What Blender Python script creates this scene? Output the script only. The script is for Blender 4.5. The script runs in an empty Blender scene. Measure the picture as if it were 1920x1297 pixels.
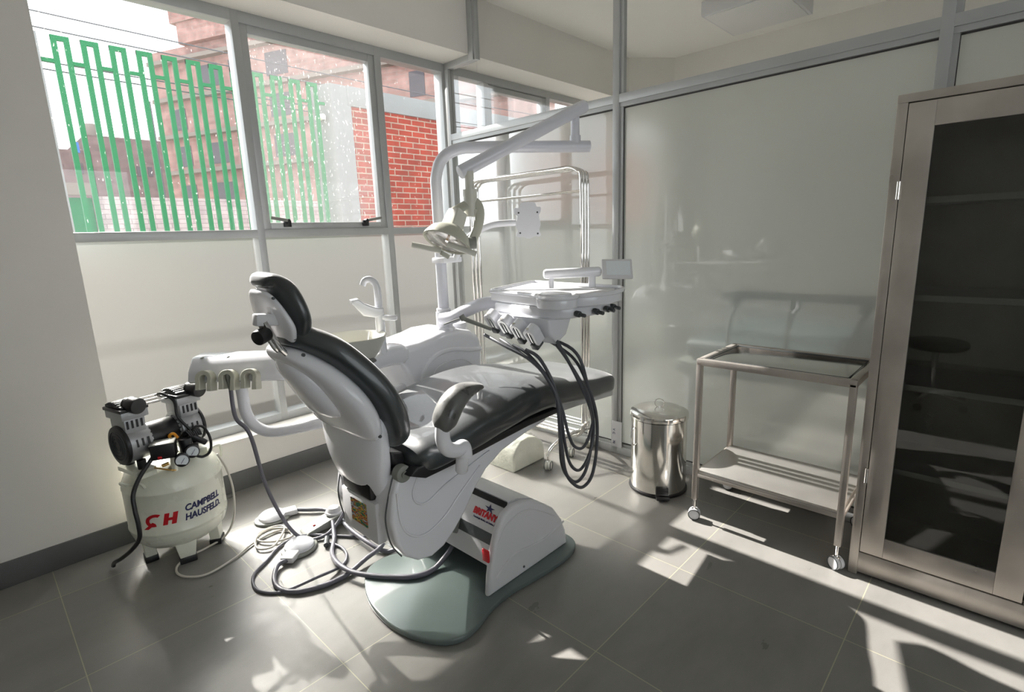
import bpy, bmesh, math, random
from mathutils import Vector, Matrix, noise
random.seed(7)
S = bpy.context.scene
COL = S.collection
PI = math.pi

# ------------------------------------------------------------------ camera
cam_d = bpy.data.cameras.new('camera'); cam = bpy.data.objects.new('camera', cam_d); COL.objects.link(cam)
cam_d.sensor_fit = 'HORIZONTAL'; cam_d.sensor_width = 36.0
cam_d.lens = 993.26 * 36.0 / 1920.0
cam_d.clip_start = 0.02; cam_d.clip_end = 300
_r = Vector((0.689, -0.724, -0.034)); _d = Vector((-0.172, -0.117, -0.978))
_yaw, _pit, _rol = math.radians(44.023), math.radians(11.82), math.radians(2.013)
_fw = Vector((math.cos(_yaw) * math.cos(_pit), math.sin(_yaw) * math.cos(_pit), -math.sin(_pit)))
_r0 = Vector((math.sin(_yaw), -math.cos(_yaw), 0)); _d0 = -_r0.cross(_fw)
_rt = math.cos(_rol) * _r0 + math.sin(_rol) * _d0
_dn = -math.sin(_rol) * _r0 + math.cos(_rol) * _d0
cam.matrix_world = Matrix(((_rt.x, -_dn.x, -_fw.x, 0), (_rt.y, -_dn.y, -_fw.y, 0), (_rt.z, -_dn.z, -_fw.z, 1.384), (0, 0, 0, 1)))
S.camera = cam

# ------------------------------------------------------------------ light
W = bpy.data.worlds.new('world'); S.world = W; W.use_nodes = True
nt = W.node_tree; nt.nodes.clear()
wo = nt.nodes.new('ShaderNodeOutputWorld'); bg = nt.nodes.new('ShaderNodeBackground')
bg.inputs[0].default_value = (0.90, 0.96, 1.0, 1); bg.inputs[1].default_value = 2.4
nt.links.new(bg.outputs[0], wo.inputs[0])
sun_d = bpy.data.lights.new('sun', 'SUN'); sun = bpy.data.objects.new('sun', sun_d); COL.objects.link(sun)
sun_d.energy = 14.0; sun_d.angle = math.radians(0.55); sun_d.color = (1.0, 0.955, 0.90)
SUN_DIR = Vector((-0.012, -1.0, -0.68)).normalized()
sun.rotation_euler = SUN_DIR.to_track_quat('-Z', 'Y').to_euler()
sun.location = (2, 8, 8)
S.view_settings.view_transform = 'Standard'; S.view_settings.look = 'None'
S.view_settings.exposure = 0.5; S.view_settings.gamma = 1.0
S.cycles.max_bounces = 14; S.cycles.diffuse_bounces = 7; S.cycles.transparent_max_bounces = 24
S.cycles.transmission_bounces = 8; S.cycles.glossy_bounces = 5
S.cycles.caustics_refractive = True; S.cycles.caustics_reflective = True; S.cycles.blur_glossy = 1.0
S.cycles.sample_clamp_indirect = 20.0
S.cycles.use_denoising = True

# ------------------------------------------------------------------ materials
def lin(c):
    return c / 12.92 if c <= 0.04045 else ((c + 0.055) / 1.055) ** 2.4
def rgb(r, g, b): return (lin(r / 255), lin(g / 255), lin(b / 255), 1)
def mat(name, col, rough=0.5, metal=0.0, coat=0.0, noise_amt=0.0, nscale=8.0, bump=0.0, bscale=60.0, emit=0.0, spec=0.5, aniso=None):
    m = bpy.data.materials.new(name); m.use_nodes = True
    n = m.node_tree.nodes; l = m.node_tree.links
    p = n['Principled BSDF']
    p.inputs['Base Color'].default_value = col; p.inputs['Roughness'].default_value = rough
    p.inputs['Metallic'].default_value = metal; p.inputs['Coat Weight'].default_value = coat
    p.inputs['Specular IOR Level'].default_value = spec
    if emit:
        p.inputs['Emission Color'].default_value = col; p.inputs['Emission Strength'].default_value = emit
    tc = n.new('ShaderNodeTexCoord')
    if noise_amt:
        nz = n.new('ShaderNodeTexNoise'); nz.inputs['Scale'].default_value = nscale; nz.inputs['Detail'].default_value = 6
        l.new(tc.outputs['Object'], nz.inputs['Vector'])
        mp = n.new('ShaderNodeMapRange'); mp.inputs[1].default_value = 0.3; mp.inputs[2].default_value = 0.7
        mp.inputs[3].default_value = 1 - noise_amt; mp.inputs[4].default_value = 1 + noise_amt
        l.new(nz.outputs['Fac'], mp.inputs[0])
        mx = n.new('ShaderNodeMix'); mx.data_type = 'RGBA'; mx.blend_type = 'MULTIPLY'; mx.inputs[0].default_value = 1
        mx.inputs[6].default_value = col; l.new(mp.outputs[0], mx.inputs[7]); l.new(mx.outputs[2], p.inputs['Base Color'])
        m2 = n.new('ShaderNodeMapRange'); m2.inputs[1].default_value = 0.3; m2.inputs[2].default_value = 0.7
        m2.inputs[3].default_value = max(0.02, rough - 0.6 * noise_amt); m2.inputs[4].default_value = rough + 0.6 * noise_amt
        l.new(nz.outputs['Fac'], m2.inputs[0]); l.new(m2.outputs[0], p.inputs['Roughness'])
    if bump:
        nb = n.new('ShaderNodeTexNoise'); nb.inputs['Scale'].default_value = bscale; nb.inputs['Detail'].default_value = 4
        mapn = n.new('ShaderNodeMapping')
        if aniso: mapn.inputs['Scale'].default_value = aniso
        l.new(tc.outputs['Object'], mapn.inputs[0]); l.new(mapn.outputs[0], nb.inputs['Vector'])
        b = n.new('ShaderNodeBump'); b.inputs['Strength'].default_value = bump; b.inputs['Distance'].default_value = 0.01
        l.new(nb.outputs['Fac'], b.inputs['Height']); l.new(b.outputs[0], p.inputs['Normal'])
    return m
def N(m): return m.node_tree.nodes, m.node_tree.links

M = {}
M['wall'] = mat('painted plaster', rgb(224, 221, 215), 0.75, bump=0.08, bscale=25, noise_amt=0.03, nscale=2)
M['ceiling'] = mat('ceiling paint', rgb(240, 238, 233), 0.8)
M['alu'] = mat('grey lacquered aluminium', rgb(176, 178, 178), 0.38, metal=0.25, noise_amt=0.04, nscale=5)
M['alu_in'] = mat('dark gasket and gap', rgb(60, 58, 58), 0.6)
M['base'] = mat('baseboard tile', rgb(88, 88, 88), 0.45, noise_amt=0.12, nscale=6)
M['white'] = mat('white glossy plastic', rgb(226, 227, 232), 0.22, coat=0.4)
M['white2'] = mat('satin white plastic', rgb(212, 212, 214), 0.42)
M['arm'] = mat('white lacquered tube', rgb(215, 216, 224), 0.3, coat=0.3)
M['cream'] = mat('cream plastic', rgb(208, 207, 197), 0.35)
M['ivory'] = mat('aged ivory plastic', rgb(184, 184, 170), 0.4)
M['grey'] = mat('grey plastic', rgb(132, 134, 128), 0.45)
M['dgrey'] = mat('dark grey plastic', rgb(70, 74, 76), 0.45)
M['black'] = mat('black plastic', rgb(24, 24, 27), 0.38)
M['hose'] = mat('grey rubber hose', rgb(104, 103, 112), 0.45)
M['hose_d'] = mat('dark grey rubber hose', rgb(72, 74, 80), 0.42)
M['hose_w'] = mat('translucent white hose', rgb(205, 200, 190), 0.35)
M['vinyl'] = mat('dark green black vinyl', rgb(25, 34, 38), 0.40, spec=0.9, coat=0.4, bump=0.25, bscale=5)
M['vinyl_w'] = mat('dusty black vinyl', rgb(92, 93, 90), 0.42, noise_amt=0.4, nscale=22)
M['chrome'] = mat('chrome', (0.86, 0.84, 0.82, 1), 0.06, metal=1.0)
M['steel'] = mat('polished steel', (0.78, 0.76, 0.72, 1), 0.13, metal=1.0, noise_amt=0.03)
M['brush'] = mat('brushed stainless', (0.52, 0.48, 0.44, 1), 0.36, metal=0.75, noise_amt=0.16, nscale=5, bump=0.06, bscale=120, aniso=(1, 1, 0.05))
M['shelf'] = mat('stainless sheet', (0.62, 0.60, 0.57, 1), 0.33, metal=0.85, noise_amt=0.05)
M['tank'] = mat('cream enamel', rgb(226, 227, 212), 0.28, coat=0.3, noise_amt=0.03)
M['diecast'] = mat('die cast aluminium', rgb(168, 170, 172), 0.38, metal=0.6)
M['red'] = mat('red paint', rgb(196, 24, 34), 0.4)
M['navy'] = mat('navy paint', rgb(34, 36, 84), 0.4)
M['plate'] = mat('grey lacquered base plate', rgb(92, 104, 102), 0.22, coat=0.4, noise_amt=0.05, nscale=3)
M['brass'] = mat('brass', (0.7, 0.45, 0.15, 1), 0.3, metal=1)
M['orange'] = mat('orange bulb', rgb(226, 150, 30), 0.4)
M['foil'] = mat('wrinkled plastic film', rgb(214, 214, 200), 0.38, bump=0.8, bscale=22)
M['green'] = mat('green painted steel', rgb(8, 104, 62), 0.45)
M['gauge'] = mat('gauge face', rgb(225, 232, 235), 0.4)
M['conc'] = mat('white painted concrete', rgb(122, 124, 124), 0.8, noise_amt=0.05, nscale=2)
M['ground'] = mat('pavement', rgb(180, 172, 160), 0.9, noise_amt=0.1, nscale=2)
M['dkwin'] = mat('dark window opening', rgb(58, 52, 60), 0.5)
M['slab'] = mat('concrete slab', rgb(120, 112, 106), 0.8)
M['cable'] = mat('power cable', rgb(70, 70, 76), 0.6)
M['lamp_off'] = mat('unlit diffuser', rgb(226, 226, 224), 0.5)
M['blue'] = mat('blue plastic', rgb(20, 90, 170), 0.4)

def glass_mat(name, dust=0.05, tint=(1, 1, 1, 1), refl=0.06, specks=True, speck_lo=0.62, dust_col=(0.9, 0.88, 0.86, 1)):
    m = bpy.data.materials.new(name); m.use_nodes = True; n, l = N(m); n.clear()
    out = n.new('ShaderNodeOutputMaterial'); tr = n.new('ShaderNodeBsdfTransparent'); tr.inputs[0].default_value = tint
    gl = n.new('ShaderNodeBsdfGlossy'); gl.inputs['Roughness'].default_value = 0.01
    fr = n.new('ShaderNodeLayerWeight'); fr.inputs[0].default_value = 0.25
    ma = n.new('ShaderNodeMath'); ma.operation = 'MULTIPLY_ADD'; ma.inputs[1].default_value = 0.22; ma.inputs[2].default_value = refl
    l.new(fr.outputs['Fresnel'], ma.inputs[0])
    m1 = n.new('ShaderNodeMixShader'); l.new(ma.outputs[0], m1.inputs[0]); l.new(tr.outputs[0], m1.inputs[1]); l.new(gl.outputs[0], m1.inputs[2])
    tl = n.new('ShaderNodeBsdfTranslucent'); tl.inputs[0].default_value = dust_col
    m2 = n.new('ShaderNodeMixShader'); l.new(m1.outputs[0], m2.inputs[1]); l.new(tl.outputs[0], m2.inputs[2])
    m2.inputs[0].default_value = dust
    if specks:
        tc = n.new('ShaderNodeTexCoord'); mp = n.new('ShaderNodeMapping'); mp.inputs['Scale'].default_value = (1, 1, 0.35)
        nz = n.new('ShaderNodeTexNoise'); nz.inputs['Scale'].default_value = 110; nz.inputs['Detail'].default_value = 2
        l.new(tc.outputs['Object'], mp.inputs[0]); l.new(mp.outputs[0], nz.inputs['Vector'])
        r = n.new('ShaderNodeMapRange'); r.inputs[1].default_value = speck_lo; r.inputs[2].default_value = speck_lo + 0.03
        r.inputs[3].default_value = dust; r.inputs[4].default_value = min(1, dust + 0.22)
        l.new(nz.outputs['Fac'], r.inputs[0]); l.new(r.outputs[0], m2.inputs[0])
    l.new(m2.outputs[0], out.inputs[0]); return m
for k in ('vinyl', 'vinyl_w'):
    p_ = M[k].node_tree.nodes['Principled BSDF']; p_.inputs['Sheen Weight'].default_value = 0.45; p_.inputs['Sheen Roughness'].default_value = 0.35
def frost_mat(name, clear, col, refl=0.05, grough=0.02, blur=None, diff=0.0):
    m = bpy.data.materials.new(name); m.use_nodes = True; n, l = N(m); n.clear()
    out = n.new('ShaderNodeOutputMaterial'); tr = n.new('ShaderNodeBsdfTransparent')
    if blur:
        tr = n.new('ShaderNodeBsdfRefraction'); tr.inputs['IOR'].default_value = 1.25; tr.inputs['Roughness'].default_value = blur
        tr.inputs[0].default_value = (0.9, 0.93, 0.9, 1)
    tl = n.new('ShaderNodeBsdfTranslucent'); tl.inputs[0].default_value = col
    df = n.new('ShaderNodeBsdfDiffuse'); df.inputs[0].default_value = col
    a = n.new('ShaderNodeMixShader'); a.inputs[0].default_value = diff; l.new(tl.outputs[0], a.inputs[1]); l.new(df.outputs[0], a.inputs[2])
    b = n.new('ShaderNodeMixShader'); b.inputs[0].default_value = clear; l.new(a.outputs[0], b.inputs[1]); l.new(tr.outputs[0], b.inputs[2])
    gl = n.new('ShaderNodeBsdfGlossy'); gl.inputs['Roughness'].default_value = grough
    fr = n.new('ShaderNodeLayerWeight'); fr.inputs[0].default_value = 0.3
    ma = n.new('ShaderNodeMath'); ma.operation = 'MULTIPLY_ADD'; ma.inputs[1].default_value = 0.5; ma.inputs[2].default_value = refl
    l.new(fr.outputs['Fresnel'], ma.inputs[0])
    c = n.new('ShaderNodeMixShader'); l.new(ma.outputs[0], c.inputs[0]); l.new(b.outputs[0], c.inputs[1]); l.new(gl.outputs[0], c.inputs[2])
    l.new(c.outputs[0], out.inputs[0]); return m
M['glass'] = glass_mat('dusty window glass', 0.008, refl=0.025, speck_lo=0.72)
M['glass_d'] = glass_mat('dirtier window glass', 0.03, refl=0.03, speck_lo=0.68)
M['glass_c'] = glass_mat('clean glass', 0.01, specks=False)
M['glass_t'] = glass_mat('smoked cabinet glass', 0.01, tint=(0.64, 0.66, 0.65, 1), refl=0.05, specks=False)
M['lens'] = glass_mat('lamp lens', 0.12, refl=0.12, specks=False)
def etched_mat():
    m = bpy.data.materials.new('etched window glass'); m.use_nodes = True; n, l = N(m); n.clear()
    out = n.new('ShaderNodeOutputMaterial'); tr = n.new('ShaderNodeBsdfTransparent'); tr.inputs[0].default_value = (.97, .97, .95, 1)
    rf = n.new('ShaderNodeBsdfRefraction'); rf.inputs['IOR'].default_value = 1.15; rf.inputs['Roughness'].default_value = 1.0; rf.inputs[0].default_value = (.86, .86, .84, 1)
    tl = n.new('ShaderNodeBsdfTranslucent'); tl.inputs[0].default_value = (.16, .16, .155, 1)
    a = n.new('ShaderNodeMixShader'); a.inputs[0].default_value = .70; l.new(tr.outputs[0], a.inputs[1]); l.new(rf.outputs[0], a.inputs[2])
    b = n.new('ShaderNodeMixShader'); b.inputs[0].default_value = .22; l.new(a.outputs[0], b.inputs[1]); l.new(tl.outputs[0], b.inputs[2])
    l.new(b.outputs[0], out.inputs[0]); return m
M['frost_w'] = etched_mat() if True else frost_mat('etched window glass', 0.66, (0.20, 0.20, 0.19, 1), 0.03, 0.15)
M['frost_p'] = frost_mat('frosted partition film', 0.22, (0.80, 0.845, 0.82, 1), 0.05, 0.03, blur=0.40, diff=0.2)

# floor tiles: 60 cm grid, procedural
def floor_mat():
    m = mat('grey porcelain floor tile', rgb(122, 120, 115), 0.3); n, l = N(m); p = n['Principled BSDF']
    tc = n.new('ShaderNodeTexCoord'); sp = n.new('ShaderNodeSeparateXYZ'); l.new(tc.outputs['Object'], sp.inputs[0])
    ds, ids = [], []
    for i, off in ((0, 0.077), (1, 0.291)):
        a = n.new('ShaderNodeMath'); a.operation = 'SUBTRACT'; a.inputs[1].default_value = off; l.new(sp.outputs[i], a.inputs[0])
        b = n.new('ShaderNodeMath'); b.operation = 'DIVIDE'; b.inputs[1].default_value = 0.6; l.new(a.outputs[0], b.inputs[0])
        c = n.new('ShaderNodeMath'); c.operation = 'PINGPONG'; c.inputs[1].default_value = 0.5; l.new(b.outputs[0], c.inputs[0])
        f = n.new('ShaderNodeMath'); f.operation = 'FLOOR'; l.new(b.outputs[0], f.inputs[0])
        ds.append(c); ids.append(f)
    mn = n.new('ShaderNodeMath'); mn.operation = 'MINIMUM'; l.new(ds[0].outputs[0], mn.inputs[0]); l.new(ds[1].outputs[0], mn.inputs[1])
    lt = n.new('ShaderNodeMath'); lt.operation = 'LESS_THAN'; lt.inputs[1].default_value = 0.0026; l.new(mn.outputs[0], lt.inputs[0])
    cb = n.new('ShaderNodeCombineXYZ'); l.new(ids[0].outputs[0], cb.inputs[0]); l.new(ids[1].outputs[0], cb.inputs[1])
    wn = n.new('ShaderNodeTexWhiteNoise'); l.new(cb.outputs[0], wn.inputs['Vector'])
    nz = n.new('ShaderNodeTexNoise'); nz.inputs['Scale'].default_value = 3.2; nz.inputs['Detail'].default_value = 9; nz.inputs['Roughness'].default_value = 0.62
    mpg = n.new('ShaderNodeMapping'); mpg.inputs['Scale'].default_value = (1, 2.2, 1); l.new(tc.outputs['Object'], mpg.inputs[0]); l.new(mpg.outputs[0], nz.inputs['Vector'])
    fine = n.new('ShaderNodeTexNoise'); fine.inputs['Scale'].default_value = 420; l.new(tc.outputs['Object'], fine.inputs['Vector'])
    s1 = n.new('ShaderNodeMath'); s1.operation = 'MULTIPLY_ADD'; s1.inputs[1].default_value = 0.5; l.new(nz.outputs['Fac'], s1.inputs[0])
    s0 = n.new('ShaderNodeMath'); s0.operation = 'MULTIPLY_ADD'; s0.inputs[1].default_value = 0.14; s0.inputs[2].default_value = 0.62; l.new(wn.outputs['Value'], s0.inputs[0])
    l.new(s0.outputs[0], s1.inputs[2])
    s2 = n.new('ShaderNodeMath'); s2.operation = 'MULTIPLY_ADD'; s2.inputs[1].default_value = 0.16; l.new(fine.outputs['Fac'], s2.inputs[0]); l.new(s1.outputs[0], s2.inputs[2])
    mx = n.new('ShaderNodeMix'); mx.data_type = 'RGBA'; mx.blend_type = 'MULTIPLY'; mx.inputs[0].default_value = 1
    mx.inputs[6].default_value = rgb(128, 126, 122); l.new(s2.outputs[0], mx.inputs[7])
    mg = n.new('ShaderNodeMix'); mg.data_type = 'RGBA'; l.new(lt.outputs[0], mg.inputs[0]); l.new(mx.outputs[2], mg.inputs[6]); mg.inputs[7].default_value = rgb(168, 163, 140)
    l.new(mg.outputs[2], p.inputs['Base Color'])
    rr = n.new('ShaderNodeMapRange'); rr.inputs[1].default_value = 0.3; rr.inputs[2].default_value = 0.7; rr.inputs[3].default_value = 0.26; rr.inputs[4].default_value = 0.42
    l.new(nz.outputs['Fac'], rr.inputs[0]); l.new(rr.outputs[0], p.inputs['Roughness'])
    b = n.new('ShaderNodeBump'); b.inputs['Strength'].default_value = 0.12; b.inputs['Distance'].default_value = 0.004; l.new(fine.outputs['Fac'], b.inputs['Height']); l.new(b.outputs[0], p.inputs['Normal'])
    return m
M['floor'] = floor_mat()
def dull(m):
    m.node_tree.nodes['Principled BSDF'].inputs['Specular IOR Level'].default_value = 0.05; return m
for k in ('green', 'conc', 'ground', 'slab'): dull(M[k])
def brick_mat(name, c1, c2, cm, bw=0.24, bh=0.078, mortar=0.008, bump=0.5):
    m = dull(mat(name, c1, 0.9)); n, l = N(m); p = n['Principled BSDF']
    tc = n.new('ShaderNodeTexCoord'); mp = n.new('ShaderNodeMapping'); mp.inputs['Rotation'].default_value = (PI / 2, 0, 0)
    l.new(tc.outputs['Object'], mp.inputs[0])
    br = n.new('ShaderNodeTexBrick'); br.inputs['Scale'].default_value = 1; br.inputs['Brick Width'].default_value = bw; br.inputs['Row Height'].default_value = bh
    br.inputs['Mortar Size'].default_value = mortar; br.inputs['Color1'].default_value = c1; br.inputs['Color2'].default_value = c2; br.inputs['Mortar'].default_value = cm
    l.new(mp.outputs[0], br.inputs['Vector'])
    nz = n.new('ShaderNodeTexNoise'); nz.inputs['Scale'].default_value = 3; nz.inputs['Detail'].default_value = 8; l.new(tc.outputs['Object'], nz.inputs['Vector'])
    r = n.new('ShaderNodeMapRange'); r.inputs[1].default_value = 0.3; r.inputs[2].default_value = 0.7; r.inputs[3].default_value = 0.75; r.inputs[4].default_value = 1.2; l.new(nz.outputs['Fac'], r.inputs[0])
    mx = n.new('ShaderNodeMix'); mx.data_type = 'RGBA'; mx.blend_type = 'MULTIPLY'; mx.inputs[0].default_value = 1; l.new(br.outputs['Color'], mx.inputs[6]); l.new(r.outputs[0], mx.inputs[7])
    l.new(mx.outputs[2], p.inputs['Base Color']); return m
M['brick'] = brick_mat('red brick', rgb(138, 44, 26), rgb(120, 34, 20), rgb(140, 122, 108), 0.30, 0.101, 0.010)
M['brick_far'] = brick_mat('raw brick facade', rgb(150, 118, 112), rgb(136, 106, 100), rgb(136, 120, 114), 0.3, 0.12)
M['brick_dk'] = brick_mat('old brown brick', rgb(112, 94, 94), rgb(100, 84, 84), rgb(104, 92, 92), 0.3, 0.1)
M['brick_wh'] = brick_mat('whitewashed brick', rgb(180, 168, 168), rgb(172, 160, 162), rgb(136, 124, 126), 0.3, 0.1, 0.006)

# ------------------------------------------------------------------ geometry helpers
ORI = {}
class MB:
    def __init__(s): s.bm = bmesh.new()
    def merge(s, t, T=None):
        if T is not None: bmesh.ops.transform(t, matrix=T, verts=t.verts)
        me = bpy.data.meshes.new('t'); t.to_mesh(me); t.free(); s.bm.from_mesh(me); bpy.data.meshes.remove(me); return s
    def box(s, x0, x1, y0, y1, z0, z1, bev=0.0, seg=2, T=None):
        t = bmesh.new(); bmesh.ops.create_cube(t, size=1)
        for v in t.verts: v.co = Vector(((x0 + x1) / 2 + v.co.x * (x1 - x0), (y0 + y1) / 2 + v.co.y * (y1 - y0), (z0 + z1) / 2 + v.co.z * (z1 - z0)))
        if bev: bmesh.ops.bevel(t, geom=t.edges[:], offset=bev, segments=seg, affect='EDGES', profile=0.5)
        return s.merge(t, T)
    def sheet_y(s, x0, x1, y, z0, z1):      # single glass surface facing the room
        t = bmesh.new(); v = [t.verts.new(c) for c in ((x0, y, z0), (x1, y, z0), (x1, y, z1), (x0, y, z1))]; t.faces.new(v); return s.merge(t)
    def sheet_x(s, x, y0, y1, z0, z1):
        t = bmesh.new(); v = [t.verts.new(c) for c in ((x, y0, z0), (x, y1, z0), (x, y1, z1), (x, y0, z1))]; t.faces.new(v); return s.merge(t)
    def bar(s, p0, p1, w, h, bev=0.0, up=(0, 0, 1)):
        p0 = Vector(p0); p1 = Vector(p1); d = p1 - p0; L = d.length; d.normalize(); up = Vector(up)
        x = up.cross(d)
        if x.length < 1e-4: x = Vector((1, 0, 0)).cross(d)
        x.normalize(); y = d.cross(x)
        T = Matrix(((x.x, y.x, d.x, p0.x), (x.y, y.y, d.y, p0.y), (x.z, y.z, d.z, p0.z), (0, 0, 0, 1)))
        return s.box(-w / 2, w / 2, -h / 2, h / 2, 0, L, bev, 2, T)
    def frame(s, o, z, T0=None):
        z = Vector(z).normalized(); a = Vector((0, 0, 1)) if abs(z.z) < 0.95 else Vector((1, 0, 0))
        x = a.cross(z).normalized(); y = z.cross(x); o = Vector(o)
        return Matrix(((x.x, y.x, z.x, o.x), (x.y, y.y, z.y, o.y), (x.z, y.z, z.z, o.z), (0, 0, 0, 1)))
    def cyl(s, p0, p1, r0, r1=None, n=28, bev=0.0):
        p0 = Vector(p0); p1 = Vector(p1); L = (p1 - p0).length; r1 = r0 if r1 is None else r1
        if bev: prof = [(0, 0), (r0 - bev, 0), (r0 - bev * .3, bev * .3), (r0, bev), (r1, L - bev), (r1 - bev * .3, L - bev * .3), (r1 - bev, L), (0, L)]
        else: prof = [(0, 0), (r0, 0), (r1, L), (0, L)]
        return s.lathe(prof, s.frame(p0, p1 - p0), n)
    def lathe(s, prof, T=None, n=40):
        t = bmesh.new(); rings = []
        for r, z in prof:
            if r < 1e-6: rings.append([t.verts.new((0, 0, z))])
            else: rings.append([t.verts.new((r * math.cos(2 * PI * i / n), r * math.sin(2 * PI * i / n), z)) for i in range(n)])
        for a, b in zip(rings, rings[1:]):
            for i in range(n):
                j = (i + 1) % n
                if len(a) == 1 and len(b) == 1: break
                if len(a) == 1: t.faces.new((a[0], b[j], b[i]))
                elif len(b) == 1: t.faces.new((a[i], a[j], b[0]))
                else: t.faces.new((a[i], a[j], b[j], b[i]))
        bmesh.ops.recalc_face_normals(t, faces=t.faces); return s.merge(t, T)
    def sphere(s, c, r, sx=1, sy=1, sz=1, n=20):
        t = bmesh.new(); bmesh.ops.create_uvsphere(t, u_segments=n, v_segments=n // 2, radius=r)
        for v in t.verts: v.co = Vector((v.co.x * sx + c[0], v.co.y * sy + c[1], v.co.z * sz + c[2]))
        return s.merge(t)
    def tube(s, pts, r, n=12, sub=8, caps=True, closed=False, ry=None):
        P = smooth(pts, sub, closed) if sub > 1 else [Vector(p) for p in pts]
        t = bmesh.new(); rings = []; m = len(P); prev = None
        for i, p in enumerate(P):
            a = P[(i - 1) % m] if (closed or i > 0) else p; b = P[(i + 1) % m] if (closed or i < m - 1) else p
            d = (b - a).normalized()
            if prev is None:
                u = Vector((0, 0, 1)) if abs(d.z) < 0.9 else Vector((1, 0, 0)); x = u.cross(d).normalized()
            else: x = (prev - d * prev.dot(d)).normalized()
            prev = x; y = d.cross(x); rr = r(i / (m - 1)) if callable(r) else r
            rings.append([t.verts.new(p + x * (rr * math.cos(2 * PI * k / n)) + y * ((ry or rr) * math.sin(2 * PI * k / n))) for k in range(n)])
        for i in range(m if closed else m - 1):
            A = rings[i]; B = rings[(i + 1) % m]
            for k in range(n): t.faces.new((A[k], A[(k + 1) % n], B[(k + 1) % n], B[k]))
        if caps and not closed:
            t.faces.new(rings[0][::-1]); t.faces.new(rings[-1])
        bmesh.ops.recalc_face_normals(t, faces=t.faces); return s.merge(t)
    def prism(s, poly, ax, a0, a1, bev=0.0, seg=3, T=None):
        t = bmesh.new()
        def P(u, v, w):
            return (w, u, v) if ax == 'x' else ((u, w, v) if ax == 'y' else (u, v, w))
        A = [t.verts.new(P(u, v, a0)) for u, v in poly]; B = [t.verts.new(P(u, v, a1)) for u, v in poly]
        t.faces.new(A); t.faces.new(B[::-1]); k = len(poly)
        for i in range(k): t.faces.new((A[i], B[i], B[(i + 1) % k], A[(i + 1) % k]))
        bmesh.ops.recalc_face_normals(t, faces=t.faces)
        if bev:
            ed = [e for e in t.edges if (e.verts[0] in A) == (e.verts[1] in A)]
            bmesh.ops.bevel(t, geom=ed, offset=bev, segments=seg, affect='EDGES', profile=0.5, clamp_overlap=True)
        return s.merge(t, T)
    def pad(s, path, yc, sub=6, n=28, e=3.0, round_end=True):
        """path rows: (x, z, thickness, half_width[, ycenter]) in the XZ plane; superellipse sections across Y."""
        rows = [list(p) + ([yc] if len(p) < 5 else []) for p in path]
        R = smooth_rows(rows, sub); t = bmesh.new(); rings = []; m = len(R)
        tot = [0]
        for a, b in zip(R, R[1:]): tot.append(tot[-1] + math.hypot(b[0] - a[0], b[1] - a[1]))
        for i, q in enumerate(R):
            a = R[max(0, i - 1)]; b = R[min(m - 1, i + 1)]
            dx, dz = b[0] - a[0], b[1] - a[1]; L = math.hypot(dx, dz) or 1; nx, nz = -dz / L, dx / L
            k = 1.0
            if round_end:
                for dist in (tot[i], tot[-1] - tot[i]):
                    rr = q[2] * 0.55
                    if dist < rr: k = min(k, math.sqrt(max(0.02, 1 - (1 - dist / rr) ** 2)))
            ring = []
            for j in range(n):
                th = 2 * PI * j / n; c, sn = math.cos(th), math.sin(th)
                u = math.copysign(abs(c) ** (2 / e), c) * (q[3] - (1 - k) * q[2] * 0.5); v = math.copysign(abs(sn) ** (2 / e), sn) * q[2] / 2 * k
                ring.append(t.verts.new((q[0] + nx * v, q[4] + u, q[1] + nz * v)))
            rings.append(ring)
        for A, B in zip(rings, rings[1:]):
            for j in range(n): t.faces.new((A[j], A[(j + 1) % n], B[(j + 1) % n], B[j]))
        t.faces.new(rings[0][::-1]); t.faces.new(rings[-1])
        bmesh.ops.recalc_face_normals(t, faces=t.faces); return s.merge(t)
    def wave(s, amp, sc):
        for v in s.bm.verts:
            d = noise.noise_vector(v.co * sc) * amp; v.co += d
        return s
    def build(s, name, m, parent=None, sharp=35, label=None):
        me = bpy.data.meshes.new(name)
        off = Vector((0, 0, 0))
        if parent is not None: off = ORI[parent.name]
        else:
            xs = [v.co for v in s.bm.verts]
            lo = Vector([min(v[i] for v in xs) for i in range(3)]); hi = Vector([max(v[i] for v in xs) for i in range(3)])
            off = Vector(((lo.x + hi.x) / 2, (lo.y + hi.y) / 2, lo.z))
            if m is M['floor'] or m in (M['brick'], M['brick_wh']): off = Vector((0, 0, 0))
        bmesh.ops.translate(s.bm, vec=-off, verts=s.bm.verts)
        s.bm.to_mesh(me); s.bm.free()
        for p in me.polygons: p.use_smooth = True
        me.set_sharp_from_angle(angle=math.radians(sharp))
        me.materials.append(m)
        o = bpy.data.objects.new(name, me); COL.objects.link(o); ORI[o.name] = off
        if parent is not None: o.parent = parent
        else: o.location = off
        if label: o['label'] = label
        return o
def smooth(pts, sub=8, closed=False):
    P = [Vector(p) for p in pts]; out = []; m = len(P)
    for i in range(m if closed else m - 1):
        if closed: a, b, c, d = P[(i - 1) % m], P[i], P[(i + 1) % m], P[(i + 2) % m]
        else: a, b, c, d = P[max(i - 1, 0)], P[i], P[i + 1], P[min(i + 2, m - 1)]
        for k in range(sub):
            t = k / sub
            out.append(0.5 * ((2 * b) + (c - a) * t + (2 * a - 5 * b + 4 * c - d) * t * t + (3 * b - 3 * c + d - a) * t ** 3))
    if not closed: out.append(P[-1])
    return out
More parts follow.
